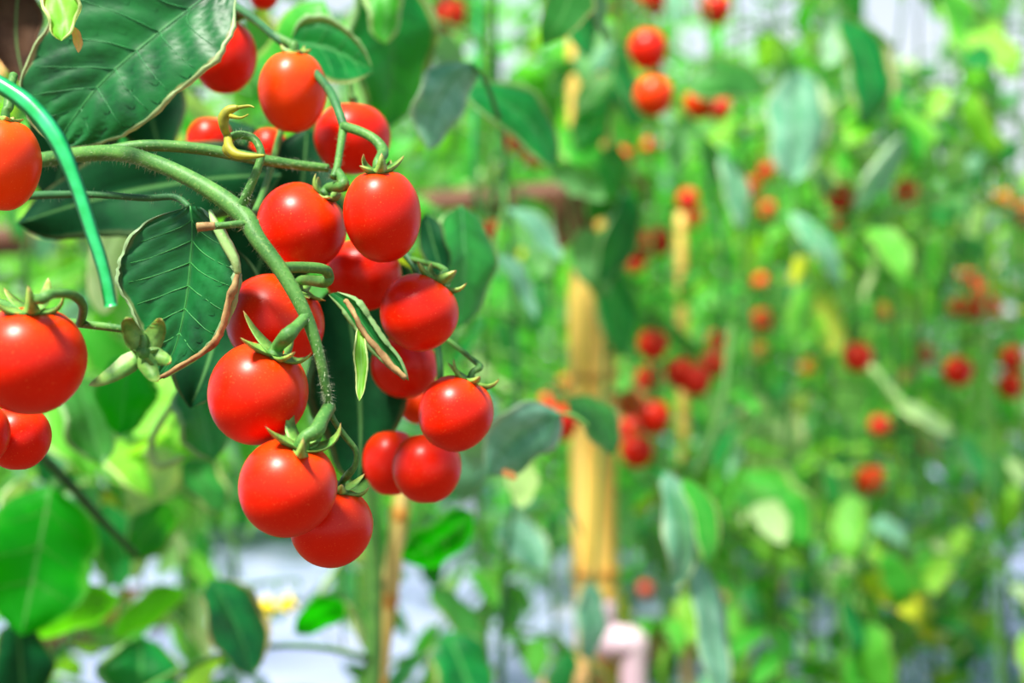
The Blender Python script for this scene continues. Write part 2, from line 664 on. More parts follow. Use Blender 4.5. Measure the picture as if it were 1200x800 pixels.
def sepal_mb(length, width, a0, a1, twist=0.0, seed=0, start=.0012):
    """a pointed, channelled sepal: leaves the axis outwards at angle a0 and curls up to angle a1"""
    mb = MB()
    n = 9
    x, z, yv = start, 0.0, 0.0
    st = length / n
    pts = []
    for i in range(n + 1):
        u = i / n
        a = a0 + (a1 - a0) * u ** 1.35
        pts.append((x, yv, z, a, u))
        x += math.cos(a) * st
        z += math.sin(a) * st
        yv += twist * st * u
    for (x, y, z, a, u) in pts:
        w = width * .5 * (min(1, .55 + 2.2 * u) * (1 - u) ** .6 * 1.05) + 1e-5
        th = width * .16 * (1 - u) + 4e-5
        nx, nz = -math.sin(a), math.cos(a)
        tw = twist * u * 1.2
        cy, cz = math.cos(tw), math.sin(tw)
        fold = w * .45
        for (sy, sn) in ((1, fold), (0, 0), (-1, fold), (0, -th)):
            lx, ly = sy * w * cy - sn * 0, sy * w * cz
            mb.v.append(Vector((x + nx * (sn + ly), y + lx, z + nz * (sn + ly))))
    for i in range(n):
        for k in range(4):
            k2 = (k + 1) % 4
            u0, u1 = i / n, (i + 1) / n
            mb.face([i * 4 + k, i * 4 + k2, (i + 1) * 4 + k2, (i + 1) * 4 + k], [(u0, .5), (u0, .5), (u1, .5), (u1, .5)])
    mb.face([3, 2, 1, 0])
    mb.face([n * 4, n * 4 + 1, n * 4 + 2, n * 4 + 3], [(1, .5)] * 4)
    return mb


def axis_matrix(center, axis, spin=0.0):
    q = Vector((0, 0, 1)).rotation_difference(Vector(axis).normalized())
    return Matrix.Translation(center) @ q.to_matrix().to_4x4() @ Matrix.Rotation(spin, 4, 'Z')


HUB = MB()
HUB.lathe([(0, .0022), (.0013, .0021), (.0019, .0012), (.0030, .0002), (.0034, -.0006), (.0022, -.0014), (0, -.0016)], 12)
HUB_ME = HUB.mesh('calyx', M['stem'])


def add_calyx(parent, mat_local, n=5, length=.0125, width=.0074, spread=.35, seed=0, name='calyx', lens=None):
    rr = random.Random(seed)
    c = obj(name, HUB_ME, parent, mat_local)
    for k in range(n):
        ln = (lens[k] if lens else length * rr.uniform(.75, 1.15))
        mb = sepal_mb(ln, width * rr.uniform(.8, 1.15), rr.uniform(-.25, .2) + spread * .3, rr.uniform(.5, 2.1) * (spread + .65),
                      rr.uniform(-.35, .35))
        build('sepal', mb, M['sepal'], c, True, Matrix.Rotation(2 * math.pi * (k + rr.uniform(-.2, .2)) / n, 4, 'Z'))
    return c


def front_tomato(px, py, y, w, h, axis, label, mat='tomato', path=None, calyx=True, seed=0, group=None, pr=(.0020, .0017), sep=.0125, spread=.35, spin=0.0):
    rx = w * .5 * K * y
    rz = h * .5 * K * y
    Mx = axis_matrix(at(px, py, y), axis, spin)
    t = thing('tomato', label, 'tomato', group=group, mat_local=Mx)
    mb = MB()
    mb.lathe(fruit_profile(rx, rz, 24), 40)
    build('fruit', mb, M[mat], t)
    top = rz * .845
    if calyx:
        add_calyx(t, Matrix.Translation((0, 0, top)), seed=seed, length=sep, spread=spread)
    if path:
        inv = Mx.inverted()
        pts = [inv @ at(*p) for p in path]
        pts.append(Vector((0, 0, top + .0045)))
        pts.append(Vector((0, 0, top + .0005)))
        pb = MB()
        r = [pr[0]] * len(path) + [pr[1] * 1.15, pr[1] * 1.5]
        if len(path) > 2:
            r[-3] = pr[1] * 1.35                       # the knuckle on the stalk
        pb.tube(pts, r, 8, 5)
        build('pedicel', pb, M['stem'], t)
    return t


# ================================================================== the plant in front
plant = thing('tomato_plant', 'tomato plant in sharp focus bearing the large hanging truss of red tomatoes', 'plant', loc=(-.40, .60, 0))
POFF = plant.location.copy()


def rel(p):
    return p - POFF


def stem_part(name, pts, radii, mat='stem', hairs=0, seg=9, sub=6, label=None, hair_len=.0022):
    mb = MB()
    P, R = mb.tube([rel(at(*p)) for p in pts], [r * K * p[2] for r, p in zip(radii, pts)], seg, sub)
    o = build(name, mb, M[mat], plant)
    if label:
        o['label'] = label
    if hairs:
        hb = MB()
        rr = random.Random(len(P))
        for _ in range(hairs):
            i = rr.randrange(len(P) - 1)
            c = P[i].lerp(P[i + 1], rr.random())
            t = (P[i + 1] - P[i]).normalized()
            d = Vector((rr.gauss(0, 1), rr.gauss(0, 1), rr.gauss(0, 1)))
            d = (d - t * d.dot(t) * .8).normalized()
            b = c + d * R[i] * .9
            e = c + d * (R[i] + hair_len * rr.uniform(.35, 1)) + Vector((0, 0, -.0003))
            s = t.cross(d).normalized() * .00006
            k = len(hb.v)
            hb.v += [b - s, b + s, e]
            hb.face([k, k + 1, k + 2])
        h = build('hair', hb, M['hair'], o, False)
        h['kind'] = 'stuff'
    return o


# main stem, just out of the frame on the left
mb = MB()
mb.tube([Vector((0, 0, -.01)), Vector((.01, .01, .3)), Vector((-.005, .0, .55)), Vector((.0, .0, .9)), Vector((.01, 0, 1.15))],
        [.009, .008, .0075, .0065, .005], 10, 6)
build('main_stem', mb, M['stem'], plant)

# the big truss stalk
stem_part('truss_stem', [(-40, 205, .60), (45, 188, .56), (128, 179, .535), (182, 191, .52), (240, 219, .512), (283, 250, .505), (302, 280, .50),
                         (330, 318, .497), (357, 366, .495), (373, 412, .495), (382, 455, .497), (386, 480, .50)],
          [9, 9, 9.5, 9.5, 10.5, 11.5, 10, 9, 8, 6.5, 5.5, 4.5], hairs=1500, seg=12)
stem_part('truss_stem', [(110, 181, .537), (165, 171, .54), (230, 174, .545), (300, 186, .55), (345, 193, .555), (385, 197, .56)],
          [7, 7, 7, 7, 6, 5], 'stem', hairs=500)
# side twig of the big stalk, hooked at its end
stem_part('truss_branch', [(281, 248, .506), (290, 226, .503), (301, 200, .502), (306, 180, .503), (298, 163, .505), (283, 158, .507), (272, 160, .508)],
          [7, 5.5, 5, 4.8, 4.8, 5, 5], hairs=350)
# short stub with a dry cut end
stub = stem_part('truss_branch', [(302, 262, .503), (282, 262, .500), (262, 264, .498), (233, 266, .497)], [5.5, 4.5, 4.2, 5], hairs=120)
mb = MB()
mb.tube([rel(at(252, 264.5, .4975)), rel(at(242, 265.2, .497)), rel(at(231, 266.2, .4968))], [4.6 * K * .5, 5.2 * K * .5, 5.6 * K * .5], 9, 3)
build('dry_end', mb, M['dry'], stub)['label'] = 'brown dry cut end'
# stalk behind, seen between the twig and the fruit
stem_part('truss_branch', [(292, 262, .55), (306, 232, .575), (318, 196, .60), (330, 150, .625)], [4.5, 4, 4, 4], 'stem')
# dark leaf stalk
stem_part('leaf_stalk', [(-30, 236, .58), (40, 229, .56), (110, 228, .548), (170, 232, .54), (205, 231, .535), (222, 243, .53)], [6, 5, 4.2, 4, 4, 4], 'stem_dark', hairs=120)
# second truss: behind the top fruit, forks over the centre
stem_part('truss_stem', [(240, -20, .66), (268, 2, .64), (300, 24, .625), (326, 46, .61), (352, 66, .61), (380, 98, .59), (392, 118, .575), (403, 148, .565)],
          [6, 5.5, 5, 5, 5, 5, 5.5, 5.5], 'stem_dark')
stem_part('truss_branch', [(403, 147, .565), (399, 172, .556), (395, 196, .548), (391, 208, .545)], [5.5, 4.5, 4.5, 5], 'stem', hairs=120)
# third truss: behind the cluster, to the right-hand fruit
stem_part('truss_stem', [(452, 262, .60), (464, 285, .595), (478, 302, .59), (488, 318, .588), (505, 360, .60), (513, 410, .60), (516, 440, .60), (514, 480, .61), (508, 508, .61)],
          [4.5, 4.5, 4.5, 4, 4, 4, 4, 4, 4], 'stem_dark')
# left truss, coming in behind the big left fruit
stem_part('truss_stem', [(-70, 330, .56), (-10, 352, .535), (50, 372, .51), (95, 379, .495), (135, 384, .488), (160, 388, .485), (169, 396, .484), (168, 410, .484)],
          [6, 6, 5.5, 5, 4.8, 4.6, 5, 5.5], 'stem', hairs=150)

# calyx whose fruit has gone, at the end of the left stalk
c = add_calyx(plant, axis_matrix(rel(at(168, 413, .484)), (.12, -.85, .15)), 5, .021, .0085, .62, 31, 'empty_calyx')
c['label'] = 'empty star of sepals whose fruit has dropped'

# withered flower on the hooked twig
wf = MB()
for pts, r in (([(268, 162, .506), (263, 150, .503), (262, 138, .502), (269, 129, .501), (279, 126, .50)], [4, 5.5, 7, 6, 3]),
               ([(279, 126, .50), (292, 124, .498), (298, 126, .497)], [2.5, 1.6, .8]),
               ([(270, 136, .50), (282, 138, .497), (291, 134, .496)], [3, 1.6, .8]),
               ([(267, 160, .505), (269, 173, .501), (278, 181, .499), (296, 183, .497), (310, 182, .495)], [5, 6, 5.5, 3.5, 1.5]),
               ([(268, 165, .505), (265, 176, .505), (270, 184, .505)], [4, 5, 2])):
    wf.tube([rel(at(*p)) for p in pts], [q * K * .5 for q in r], 8, 5)
build('withered_flower', wf, M['withered'], plant)['label'] = 'curled yellow withered flower'

# --- leaves of the front plant, drawn one by one
edge_leaf(plant, .575,
          [(235, -40), (160, -62), (95, -30), (52, 38), (26, 92), (34, 140), (62, 168)],
          [(256, -14), (205, 24), (168, 54), (135, 82), (108, 110), (84, 142), (66, 170)],
          [(276, -14), (274, 32, -.012), (254, 72, -.016), (208, 110, -.012), (172, 143, -.008), (120, 168), (70, 174)],
          M['leaf_front'], 6, M['vein_dark'], 'large dark leaf with a tan dry margin', bulge=.05, pucker=.0026, nveins=7, roll=(.0008, .0016), teeth=.03, ncol=9, sub=7, vr=.00036)
edge_leaf(plant, .53,
          [(217, 243), (172, 262), (147, 298), (142, 330), (160, 368), (174, 405), (184, 438)],
          [(223, 241), (226, 268), (224, 300), (221, 335), (215, 370), (205, 408), (188, 441)],
          [(236, 243, -.006), (262, 268, -.012), (279, 305, -.014), (280, 335, -.014), (266, 378, -.01), (240, 413, -.006), (192, 444)],
          M['leaf_veined'], 6, M['vein'], 'dark veined leaf with browned curling edges', bulge=.06, pucker=.0018, nveins=7, roll=(.0014, .0026), teeth=.03, ncol=9, sub=7, vr=.0003)
# dry brown stretch of that leaf's margin
mb = MB()
mb.tube([rel(at(*p)) for p in [(279, 318, .512), (274, 338, .511), (268, 352, .512), (262, 380, .514), (252, 400, .516), (236, 414, .519), (214, 427, .522), (190, 441, .524), (178, 443, .522)]],
        [v * K * .51 for v in (3, 5, 4.5, 4, 4.2, 3.6, 3, 2.6, 2)], 7, 4, jitter=.25)
build('dry_leaf_edge', mb, M['dry'], plant)['label'] = 'curled brown dry leaf edge'
mb = MB()
mb.tube([rel(at(*p)) for p in [(246, 246, .514), (252, 262, .512), (264, 285, .511), (275, 305, .511), (279, 320, .512)]],
        [v * K * .51 for v in (2, 5, 6, 5.5, 4)], 8, 4)
build('leaf_fold', mb, M['stem_pale'], plant)['label'] = 'pale rolled leaf fold'
edge_leaf(plant, .68,
          [(342, 44), (352, 30), (378, 24), (405, 38), (425, 60), (436, 80)],
          [(342, 48), (358, 52), (382, 56), (405, 66), (422, 76), (436, 81)],
          [(344, 52), (362, 78, -.02), (385, 96, -.02), (405, 98, -.015), (424, 92, -.01), (437, 83)],
          M['leaf_dark'], 4, M['vein'], 'small folded leaf above the top tomato', bulge=.1, roll=(.0022, 0), ncol=6)
# hanging yellow-green tip at the top left
quick_leaf(plant, (66, -25), (72, 48), 46, .50, M['leaf_light'], (4, 0), label='yellow-green leaf tip hanging at the top', roll=(.001, .001))
quick_leaf(plant, (84, 30), (92, 62), 14, .50, M['leaf_dry'], (3, 0), label='brown dry leaf tip')
quick_leaf(plant, (24, -20), (30, 100), 70, .66, M['leaf_brown'], (-8, 0), label='brown shaded dry leaf')
# big green one right of the top fruit
quick_leaf(plant, (445, -50), (452, 152), 120, .86, M['leaf_dark'], (10, 0), .02, .05, 5, M['vein_dark'], bulge=.1)
quick_leaf(plant, (448, -25), (452, 52), 46, .80, M['leaf_mid'], (0, 0), roll=(.002, .002))
# shaded leaves behind the cluster
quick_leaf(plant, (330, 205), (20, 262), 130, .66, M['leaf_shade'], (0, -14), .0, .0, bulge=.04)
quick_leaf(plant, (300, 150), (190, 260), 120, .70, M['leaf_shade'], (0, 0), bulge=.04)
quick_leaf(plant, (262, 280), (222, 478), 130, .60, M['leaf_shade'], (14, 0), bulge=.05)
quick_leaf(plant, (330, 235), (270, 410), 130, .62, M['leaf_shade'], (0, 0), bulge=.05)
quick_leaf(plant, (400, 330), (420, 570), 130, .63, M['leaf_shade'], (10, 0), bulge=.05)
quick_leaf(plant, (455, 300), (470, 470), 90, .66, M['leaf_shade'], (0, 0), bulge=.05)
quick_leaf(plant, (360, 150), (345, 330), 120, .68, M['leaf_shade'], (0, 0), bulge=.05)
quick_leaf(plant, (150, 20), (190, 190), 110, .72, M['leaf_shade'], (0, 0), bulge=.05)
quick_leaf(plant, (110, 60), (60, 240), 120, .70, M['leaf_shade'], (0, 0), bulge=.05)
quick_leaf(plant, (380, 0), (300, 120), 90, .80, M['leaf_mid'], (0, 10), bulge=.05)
# unseen upper leaves above the frame, added to shade the leaves behind the cluster
for (cx, cy, cz, tx, ty, w) in ((-.33, .66, .80, -.20, .64, .085), (-.26, .74, .83, -.13, .70, .085), (-.20, .66, .82, -.30, .72, .08), (-.10, .76, .84, .0, .70, .08), (-.02, .68, .83, .06, .72, .07), (-.36, .60, .84, -.25, .60, .07)):
    b, t = Vector((cx, cy, cz)), Vector((tx, ty, cz - .03))
    d = t - b
    sd = Vector((-d.y, d.x, 0)).normalized()
    L, C, R_ = [], [], []
    for i in range(9):
        u = i / 8
        h = .5 * w * (2.35 * (u ** .62) * (1 - u) ** .72) / 1.2 + (.001 if 0 < i < 8 else 0)
        c0 = b + d * u + Vector((0, 0, .02 * math.sin(u * 3.1)))
        C.append(c0 - POFF)
        L.append(c0 + sd * h * random.uniform(.9, 1.1) - POFF)
        R_.append(c0 - sd * h * random.uniform(.9, 1.1) - POFF)
    lmb, _ = leaf_surface(L, C, R_, bulge=.06, sub=2, ncol=4)
    build('leaf', lmb, M['leaf_front'], plant)
# withered dark leaf with beige margin under the middle fruit
edge_leaf(plant, .545,
          [(385, 345), (402, 362), (418, 385), (436, 410), (455, 428), (472, 440)],
          [(390, 343), (410, 358), (426, 380), (442, 402), (460, 422), (475, 443)],
          [(396, 342), (418, 352), (434, 374), (450, 398), (468, 420), (479, 446)],
          M['leaf_dark'], label='narrow withered leaf with beige margin', roll=(.0012, .0016), ncol=4)
mb = MB()
mb.tube([rel(at(*p)) for p in [(405, 352, .535), (415, 368, .532), (428, 392, .532), (445, 412, .532), (460, 430, .532), (476, 443, .532)]],
        [v * K * .53 for v in (3, 3.4, 3, 4, 4.5, 3)], 7, 4, jitter=.3)
build('dry_leaf_edge', mb, M['dry'], plant)['label'] = 'beige dry margin of the withered leaf'
quick_leaf(plant, (420, 382), (421, 470), 17, .535, M['leaf_light'], (3, 0), label='thin shrivelled green leaflet', roll=(.0006, .0006))
# pale leaf seen behind the green strip
edge_leaf(plant, .80,
          [(140, 258), (118, 268), (104, 300), (102, 335), (108, 356), (118, 368)],
          [(150, 256), (136, 270), (124, 300), (120, 335), (120, 356), (122, 368)],
          [(158, 258), (155, 272), (146, 300), (140, 335), (134, 358), (126, 368)],
          M['leaf_pale'], label='pale leaf underside behind the cut strip')
# mid-depth leaves on the right of the cluster
quick_leaf(plant, (552, 74), (502, 176), 74, .80, M['leaf_blue'], (-12, -8), .0, .03, 3, M['vein'], roll=(.0012, 0), vr=.0003, stalk=[(585, 140), (570, 98)])
quick_leaf(plant, (545, 104), (650, 196), 66, .90, M['leaf_dark'], (14, -14), .02, .03, 3, M['vein_dark'], vr=.0003)
quick_leaf(plant, (658, 484), (570, 556), 86, .80, M['leaf_blue'], (-6, -8), -.035, .03, 4, M['vein'], 'grey-green leaf with a dry brown tip', roll=(.0012, 0), vr=.0003, stalk=[(690, 500), (674, 488)])
quick_leaf(plant, (588, 551), (606, 561), 12, .755, M['leaf_dry'], (0, 0), label='brown dry leaf tip')
quick_leaf(plant, (668, 466), (718, 533), 50, .90, M['leaf_dark'], (10, -4), .0, .06, 3, M['vein'], vr=.0003)
quick_leaf(plant, (540, 240), (535, 385), 90, .76, M['leaf_dark'], (6, 0), .0, .04, 3, M['vein_dark'], vr=.0003)
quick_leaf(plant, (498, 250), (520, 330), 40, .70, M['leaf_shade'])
# light leaves low on the left
quick_leaf(plant, (60, 570), (25, 745), 155, .92, M['leaf_backlit'], (0, 0), .0, .05, 3, M['stem'], 'large bright green backlit leaf at the lower left', bulge=.06, roll=(0, .003))
quick_leaf(plant, (140, 700), (30, 742), 66, .95, M['leaf_mid'], (-6, -8), .0, .06, 3, M['vein'], vr=.0003)
quick_leaf(plant, (248, 678), (296, 792), 80, .92, M['leaf_front'], (6, 0), .0, .06, 4, M['vein'], vr=.0003)
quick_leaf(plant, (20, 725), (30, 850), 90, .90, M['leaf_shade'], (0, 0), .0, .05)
quick_leaf(plant, (165, 745), (165, 850), 110, 1.0, M['leaf_dark'], (0, 0), .0, .04)
quick_leaf(plant, (405, 708), (345, 742), 44, 1.0, M['leaf_backlit'], (0, -8), .0, .03)
quick_leaf(plant, (555, 600), (470, 655), 62, .95, M['leaf_backlit'], (0, 8), .0, .04, 3, M['stem_pale'], 'bright yellow-green backlit leaf under the right fruit', vr=.0003)
quick_leaf(plant, (150, 415), (140, 510), 80, .80, M['leaf_backlit'], (0, 0), .0, .05)
quick_leaf(plant, (90, 440), (120, 545), 80, .85, M['leaf_dark'], (0, 0), .0, .05)
quick_leaf(plant, (225, 440), (250, 540), 80, .80, M['leaf_dark'], (0, 0), .0, .05)
stem_part('leaf_stalk', [(40, 525, .78), (80, 565, .80), (120, 610, .84), (160, 650, .9)], [6, 6, 5, 4], 'stem_dark')
stem_part('leaf_stalk', [(205, 470, .80), (178, 515, .8), (185, 545, .8), (215, 535, .8)], [4, 4, 4, 3], 'stem_pale')

# ================================================================== tomatoes in front
G1 = 'ripe tomatoes of the front truss'
front_tomato(302, 461, .502, 116, 124, (.42, -.34, .84), 'red plum tomato left of the truss stalk with a sharp white highlight', path=[(360, 370, .495), (346, 384, .490), (337, 393, .486)], seed=3, group=G1, spread=.5, sep=.0175, pr=(.0022, .0021))
front_tomato(337, 571, .490, 115, 118, (.34, -.25, .90), 'large red tomato at the bottom of the front truss, leafy calyx in view', path=[(386, 476, .50), (377, 492, .492), (370, 505, .487)], seed=5, group=G1, spread=.45, sep=.0185, pr=(.0025, .0021))
front_tomato(388, 616, .520, 98, 98, (.26, -.12, .95), 'lowest red tomato, half behind the large bottom one', path=[(381, 458, .497), (388, 486, .5), (402, 508, .503), (417, 528, .506), (416, 545, .508), (408, 556, .510)], seed=9, group=G1, spread=.25, pr=(.0011, .0011))
front_tomato(322, 377, .545, 117, 110, (.55, -.22, .78), 'red tomato crossed by the main truss stalk', path=[(328, 314, .497), (352, 313, .505), (378, 315, .512), (385, 322, .517), (380, 330, .520)], seed=12, group=G1, spread=.3, sep=.0125)
front_tomato(353, 266, .556, 106, 104, (.58, -.12, .78), 'round red tomato right of the stalk bend at the head of the truss', path=[(394, 200, .548), (400, 208, .545), (402, 218, .542)], seed=14, group=G1, spread=.5, sep=.0105)
front_tomato(448, 252, .540, 91, 113, (-.06, -.2, .97), 'tall oval red tomato at the upper right of the cluster', path=[(403, 148, .562), (422, 154, .557), (440, 164, .553), (449, 178, .549)], seed=17, group=G1, spread=.5, sep=.0115)
front_tomato(425, 322, .590, 92, 84, (.1, .3, .95), 'shaded red tomato tucked behind the oval one', seed=20, group=G1, calyx=False)
front_tomato(491, 366, .555, 93, 92, (.50, .10, .84), 'round red tomato on the right edge, second above the lowest right one', path=[(480, 303, .59), (498, 308, .58), (514, 312, .568), (522, 318, .56)], seed=22, group=G1, spread=.25, sep=.012, pr=(.0012, .0011))
front_tomato(534, 484, .560, 88, 92, (.38, .06, .9), 'rightmost red tomato of the front truss', path=[(508, 385, .60), (530, 402, .585), (555, 422, .57), (562, 430, .563)], seed=24, group=G1, spread=.2, sep=.0125, pr=(.0011, .0011))
front_tomato(500, 548, .600, 82, 84, (0, .2, 1), 'red tomato hanging just under the rightmost one', calyx=False, seed=26, group=G1)
front_tomato(474, 430, .615, 80, 74, (.1, .2, 1), 'shaded red tomato half hidden under the round right one', calyx=False, group=G1)
front_tomato(458, 541, .630, 66, 80, (0, .2, 1), 'dark shaded tomato at the left of the lowest right pair', calyx=False, group=G1)
front_tomato(492, 474, .660, 52, 46, (0, .2, 1), 'tomato sliver between the right-hand fruits', calyx=False, group=G1, mat='tomato_orange')
front_tomato(406, 492, .700, 22, 24, (0, .2, 1), 'tiny blurred red tomato behind the stalk end', calyx=False, mat='tomato_pinkish')
front_tomato(343, 107, .605, 80, 98, (.04, -.08, 1), 'orange-red oval tomato hanging alone above the cluster', 'tomato_orange', path=[(322, 42, .612), (338, 50, .608), (344, 54, .606)], seed=28, spread=.45, sep=.009)
front_tomato(263, 66, .650, 76, 88, (0, 0, 1), 'red tomato half covered by the large dark leaf', path=[(285, 15, .64), (278, 18, .645), (268, 20, .65)], seed=29)
front_tomato(413, 162, .640, 90, 86, (.05, .05, 1), 'blurred red tomato behind the forked stalk', path=[(410, 98, .64), (411, 108, .64), (412, 116, .64)], seed=30, pr=(.0013, .0012), calyx=False)
front_tomato(246, 166, .700, 54, 60, (0, 0, 1), 'dark shaded tomato behind the upper stalk', calyx=False)
front_tomato(316, 178, .700, 46, 60, (0, 0, 1), 'shaded red tomato under the orange-red one', calyx=False)
front_tomato(176, 178, .680, 44, 24, (0, 0, 1), 'sliver of red tomato under the large dark leaf', calyx=False)
front_tomato(309, -8, .720, 36, 40, (0, 0, 1), 'red tomato cut by the top edge above the leaf stalks', calyx=False)
front_tomato(3, 192, .520, 88, 112, (.08, -.05, 1), 'orange oval tomato at the left edge beside the green strip', 'tomato_orange', path=[(16, 88, .53), (12, 105, .524), (10, 125, .52)], seed=33, sep=.006, spread=.2, pr=(.0016, .0014))
front_tomato(35, 421, .470, 130, 130, (.1, -.22, .96), 'big red tomato at the left edge with curling sepals', path=[(94, 379, .495), (97, 358, .478), (84, 345, .462), (62, 344, .455), (50, 350, .452)], seed=41, spread=.5, sep=.0165, pr=(.0016, .0014))
front_tomato(21, 512, .510, 76, 78, (0, 0, 1), 'darker red tomato under the big left one', calyx=False)
front_tomato(-22, 508, .488, 66, 76, (0, 0, 1), 'red tomato cut by the left edge, below the big one', calyx=False)

# ================================================================== green plastic strip
sb = MB()
sp = catmull([(-30, 84, .470, 9), (0, 99, .468, 10), (35, 124, .465, 11), (66, 163, .462, 11), (88, 213, .460, 9), (106, 268, .458, 8.5), (122, 318, .457, 8), (130, 359, .456, 8)], 6)
for i, (x, y, d, w) in enumerate(sp):
    a = sp[min(i + 1, len(sp) - 1)]
    b = sp[max(i - 1, 0)]
    tx, ty = a[0] - b[0], a[1] - b[1]
    l = math.hypot(tx, ty)
    nx, ny = -ty / l, tx / l
    for (s, dd) in ((-1, .0006), (-.35, -.0007), (.4, -.0007), (1, .0004), (.4, -.0001), (-.35, -.0001)):
        sb.v.append(at(x + nx * w * s, y + ny * w * s, d + dd))
n = len(sp)
for i in range(n - 1):
    for k in range(6):
        k2 = (k + 1) % 6
        sb.face([i * 6 + k, i * 6 + k2, (i + 1) * 6 + k2, (i + 1) * 6 + k])
sb.face([0, 1, 2, 3, 4, 5])
sb.face([(n - 1) * 6 + k for k in (5, 4, 3, 2, 1, 0)])
tag(build('plastic_strip', sb, M['strap']), 'bright green plastic tie strip arching over, cut off square', 'strip')

# ================================================================== posts, rails and canes
def post(name, label, p0, p1, r, mat, nodes=0, cat='post', node_mat=None):
    p0, p1 = Vector(p0), Vector(p1)
    t = thing(name, label, cat, loc=p0)
    d = p1 - p0
    mb = MB()
    mb.tube([d * (i / 8) + Vector((random.uniform(-1, 1), random.uniform(-1, 1), 0)) * r * .06 for i in range(9)], [r * random.uniform(.97, 1.03) for _ in range(9)], 16, 4)
    build('pole', mb, mat, t)
    ax = axis_matrix((0, 0, 0), d)
    for k in range(nodes):
        nb = MB()
        z = d.length * (k + .6) / nodes
        nb.lathe([(r * .9, z + .007), (r * 1.04, z + .004), (r * 1.1, z), (r * 1.04, z - .004), (r * .9, z - .007)], 16)
        build('node', nb, node_mat or M['bamboo_node'], t, True, ax)
    return t


PY = 1.70
post('bamboo_post', 'thick golden bamboo post standing among the vines', (at(702, 900, PY).x, PY, -.05), (at(690, -60, PY).x, PY + .02, 1.12), 27 * K * PY, M['bamboo'], 5, node_mat=M['bamboo_node'])
post('crossbar', 'dark brown wooden crossbar running behind the cluster to the post', at(-160, 296, 1.95), at(760, 222, 1.78), .020, M['wood_brown'], 0, 'rail')
post('bottom_rail', 'pale tan wooden rail low behind the post', at(648, 812, 1.62), at(905, 684, 2.15), .022, M['wood_tan'], 0, 'rail')
post('wooden_log', 'brown log lying on the silver film at the lower left', (at(20, 800, 2.6).x, 2.6, .035), (at(215, 742, 3.0).x, 3.0, .035), .045, M['wood_brown'], 0, 'log')
post('garden_cane', 'straw-coloured cane standing beside the thick green stem', at(436, 860, 1.02), at(474, 560, 1.0), .0062, M['cane'], 3, 'cane', M['bamboo_node'])
post('garden_cane', 'thin tan cane right of the golden post', (at(808, 800, 2.0).x, 2.0, -.02), at(798, 250, 2.0), .008, M['bamboo'], 4, 'cane')
pb = MB()
tx = at(704, 715, 1.66)
pb.tube([at(702, 706, 1.645), at(703, 742, 1.645), at(712, 752, 1.64), at(732, 752, 1.63), at(742, 757, 1.63), at(743, 800, 1.63), (at(743, 800, 1.63).x, 1.63, -.01)],
        [.019, .021, .021, .019, .018, .016, .016], 14, 5)
tag(build('pipe_elbow', pb, M['pipe']), 'pinkish white bent plastic pipe at the foot of the post', 'pipe')
tb = MB()
tb.tube([at(562, -60, 1.25), at(560, 60, 1.25), at(556, 160, 1.25), at(558, 230, 1.27), at(566, 262, 1.3)], [.003] * 5, 6, 5)
tag(build('green_twine', tb, M['strap']), 'bright green twine hanging down behind the round blue-green leaf', 'twine')

# ================================================================== compound leaves for the rows behind
def leaflet_mb(seed, nl=8, W=.62):
    r = random.Random(seed)
    droop = r.uniform(.05, .5)
    fold = r.uniform(-.05, .45)
    roll = r.uniform(-.1, .5)
    bend = r.uniform(-.18, .18)
    mb = MB()
    cols = (-1, -.55, 0, .55, 1)
    for i in range(nl + 1):
        u = i / nl
        h = .5 * W * (2.3 * (u ** .6) * (1 - u) ** .75) / 1.2 + .004
        h *= 1 + (.14 * math.sin(i * 2.6 + seed) if 0 < i < nl else 0)
        a = droop * u
        cx = u * math.cos(a)
        cz = -u * math.sin(a) - .05 * math.sin(u * 9 + seed) * u
        cy = bend * math.sin(u * 2.4)
        for v in cols:
            z = fold * abs(v) * h * .9 - roll * h * max(0, abs(v) - .5) * 1.6 + .05 * h * math.sin(i * 2.1 + v * 2)
            mb.v.append(Vector((cx, cy + v * h, cz + z)))
    for i in range(nl):
        for k in range(4):
            a = i * 5 + k
            uu = lambda ii, kk: (ii / nl, .5 + .5 * cols[kk])
            mb.face([a, a + 5, a + 6, a + 1], [uu(i, k), uu(i + 1, k), uu(i + 1, k + 1), uu(i, k + 1)])
    return mb


LEAF_MATS = ['leaf_dark', 'leaf_mid', 'leaf_light', 'leaf_blue', 'leaf_pale', 'leaf_yellow', 'leaf_dry']
LEAFLETS = {}
for mname in LEAF_MATS:
    LEAFLETS[mname] = [leaflet_mb(s * 7 + 1).mesh('leaflet', M[mname]) for s in range(6)]


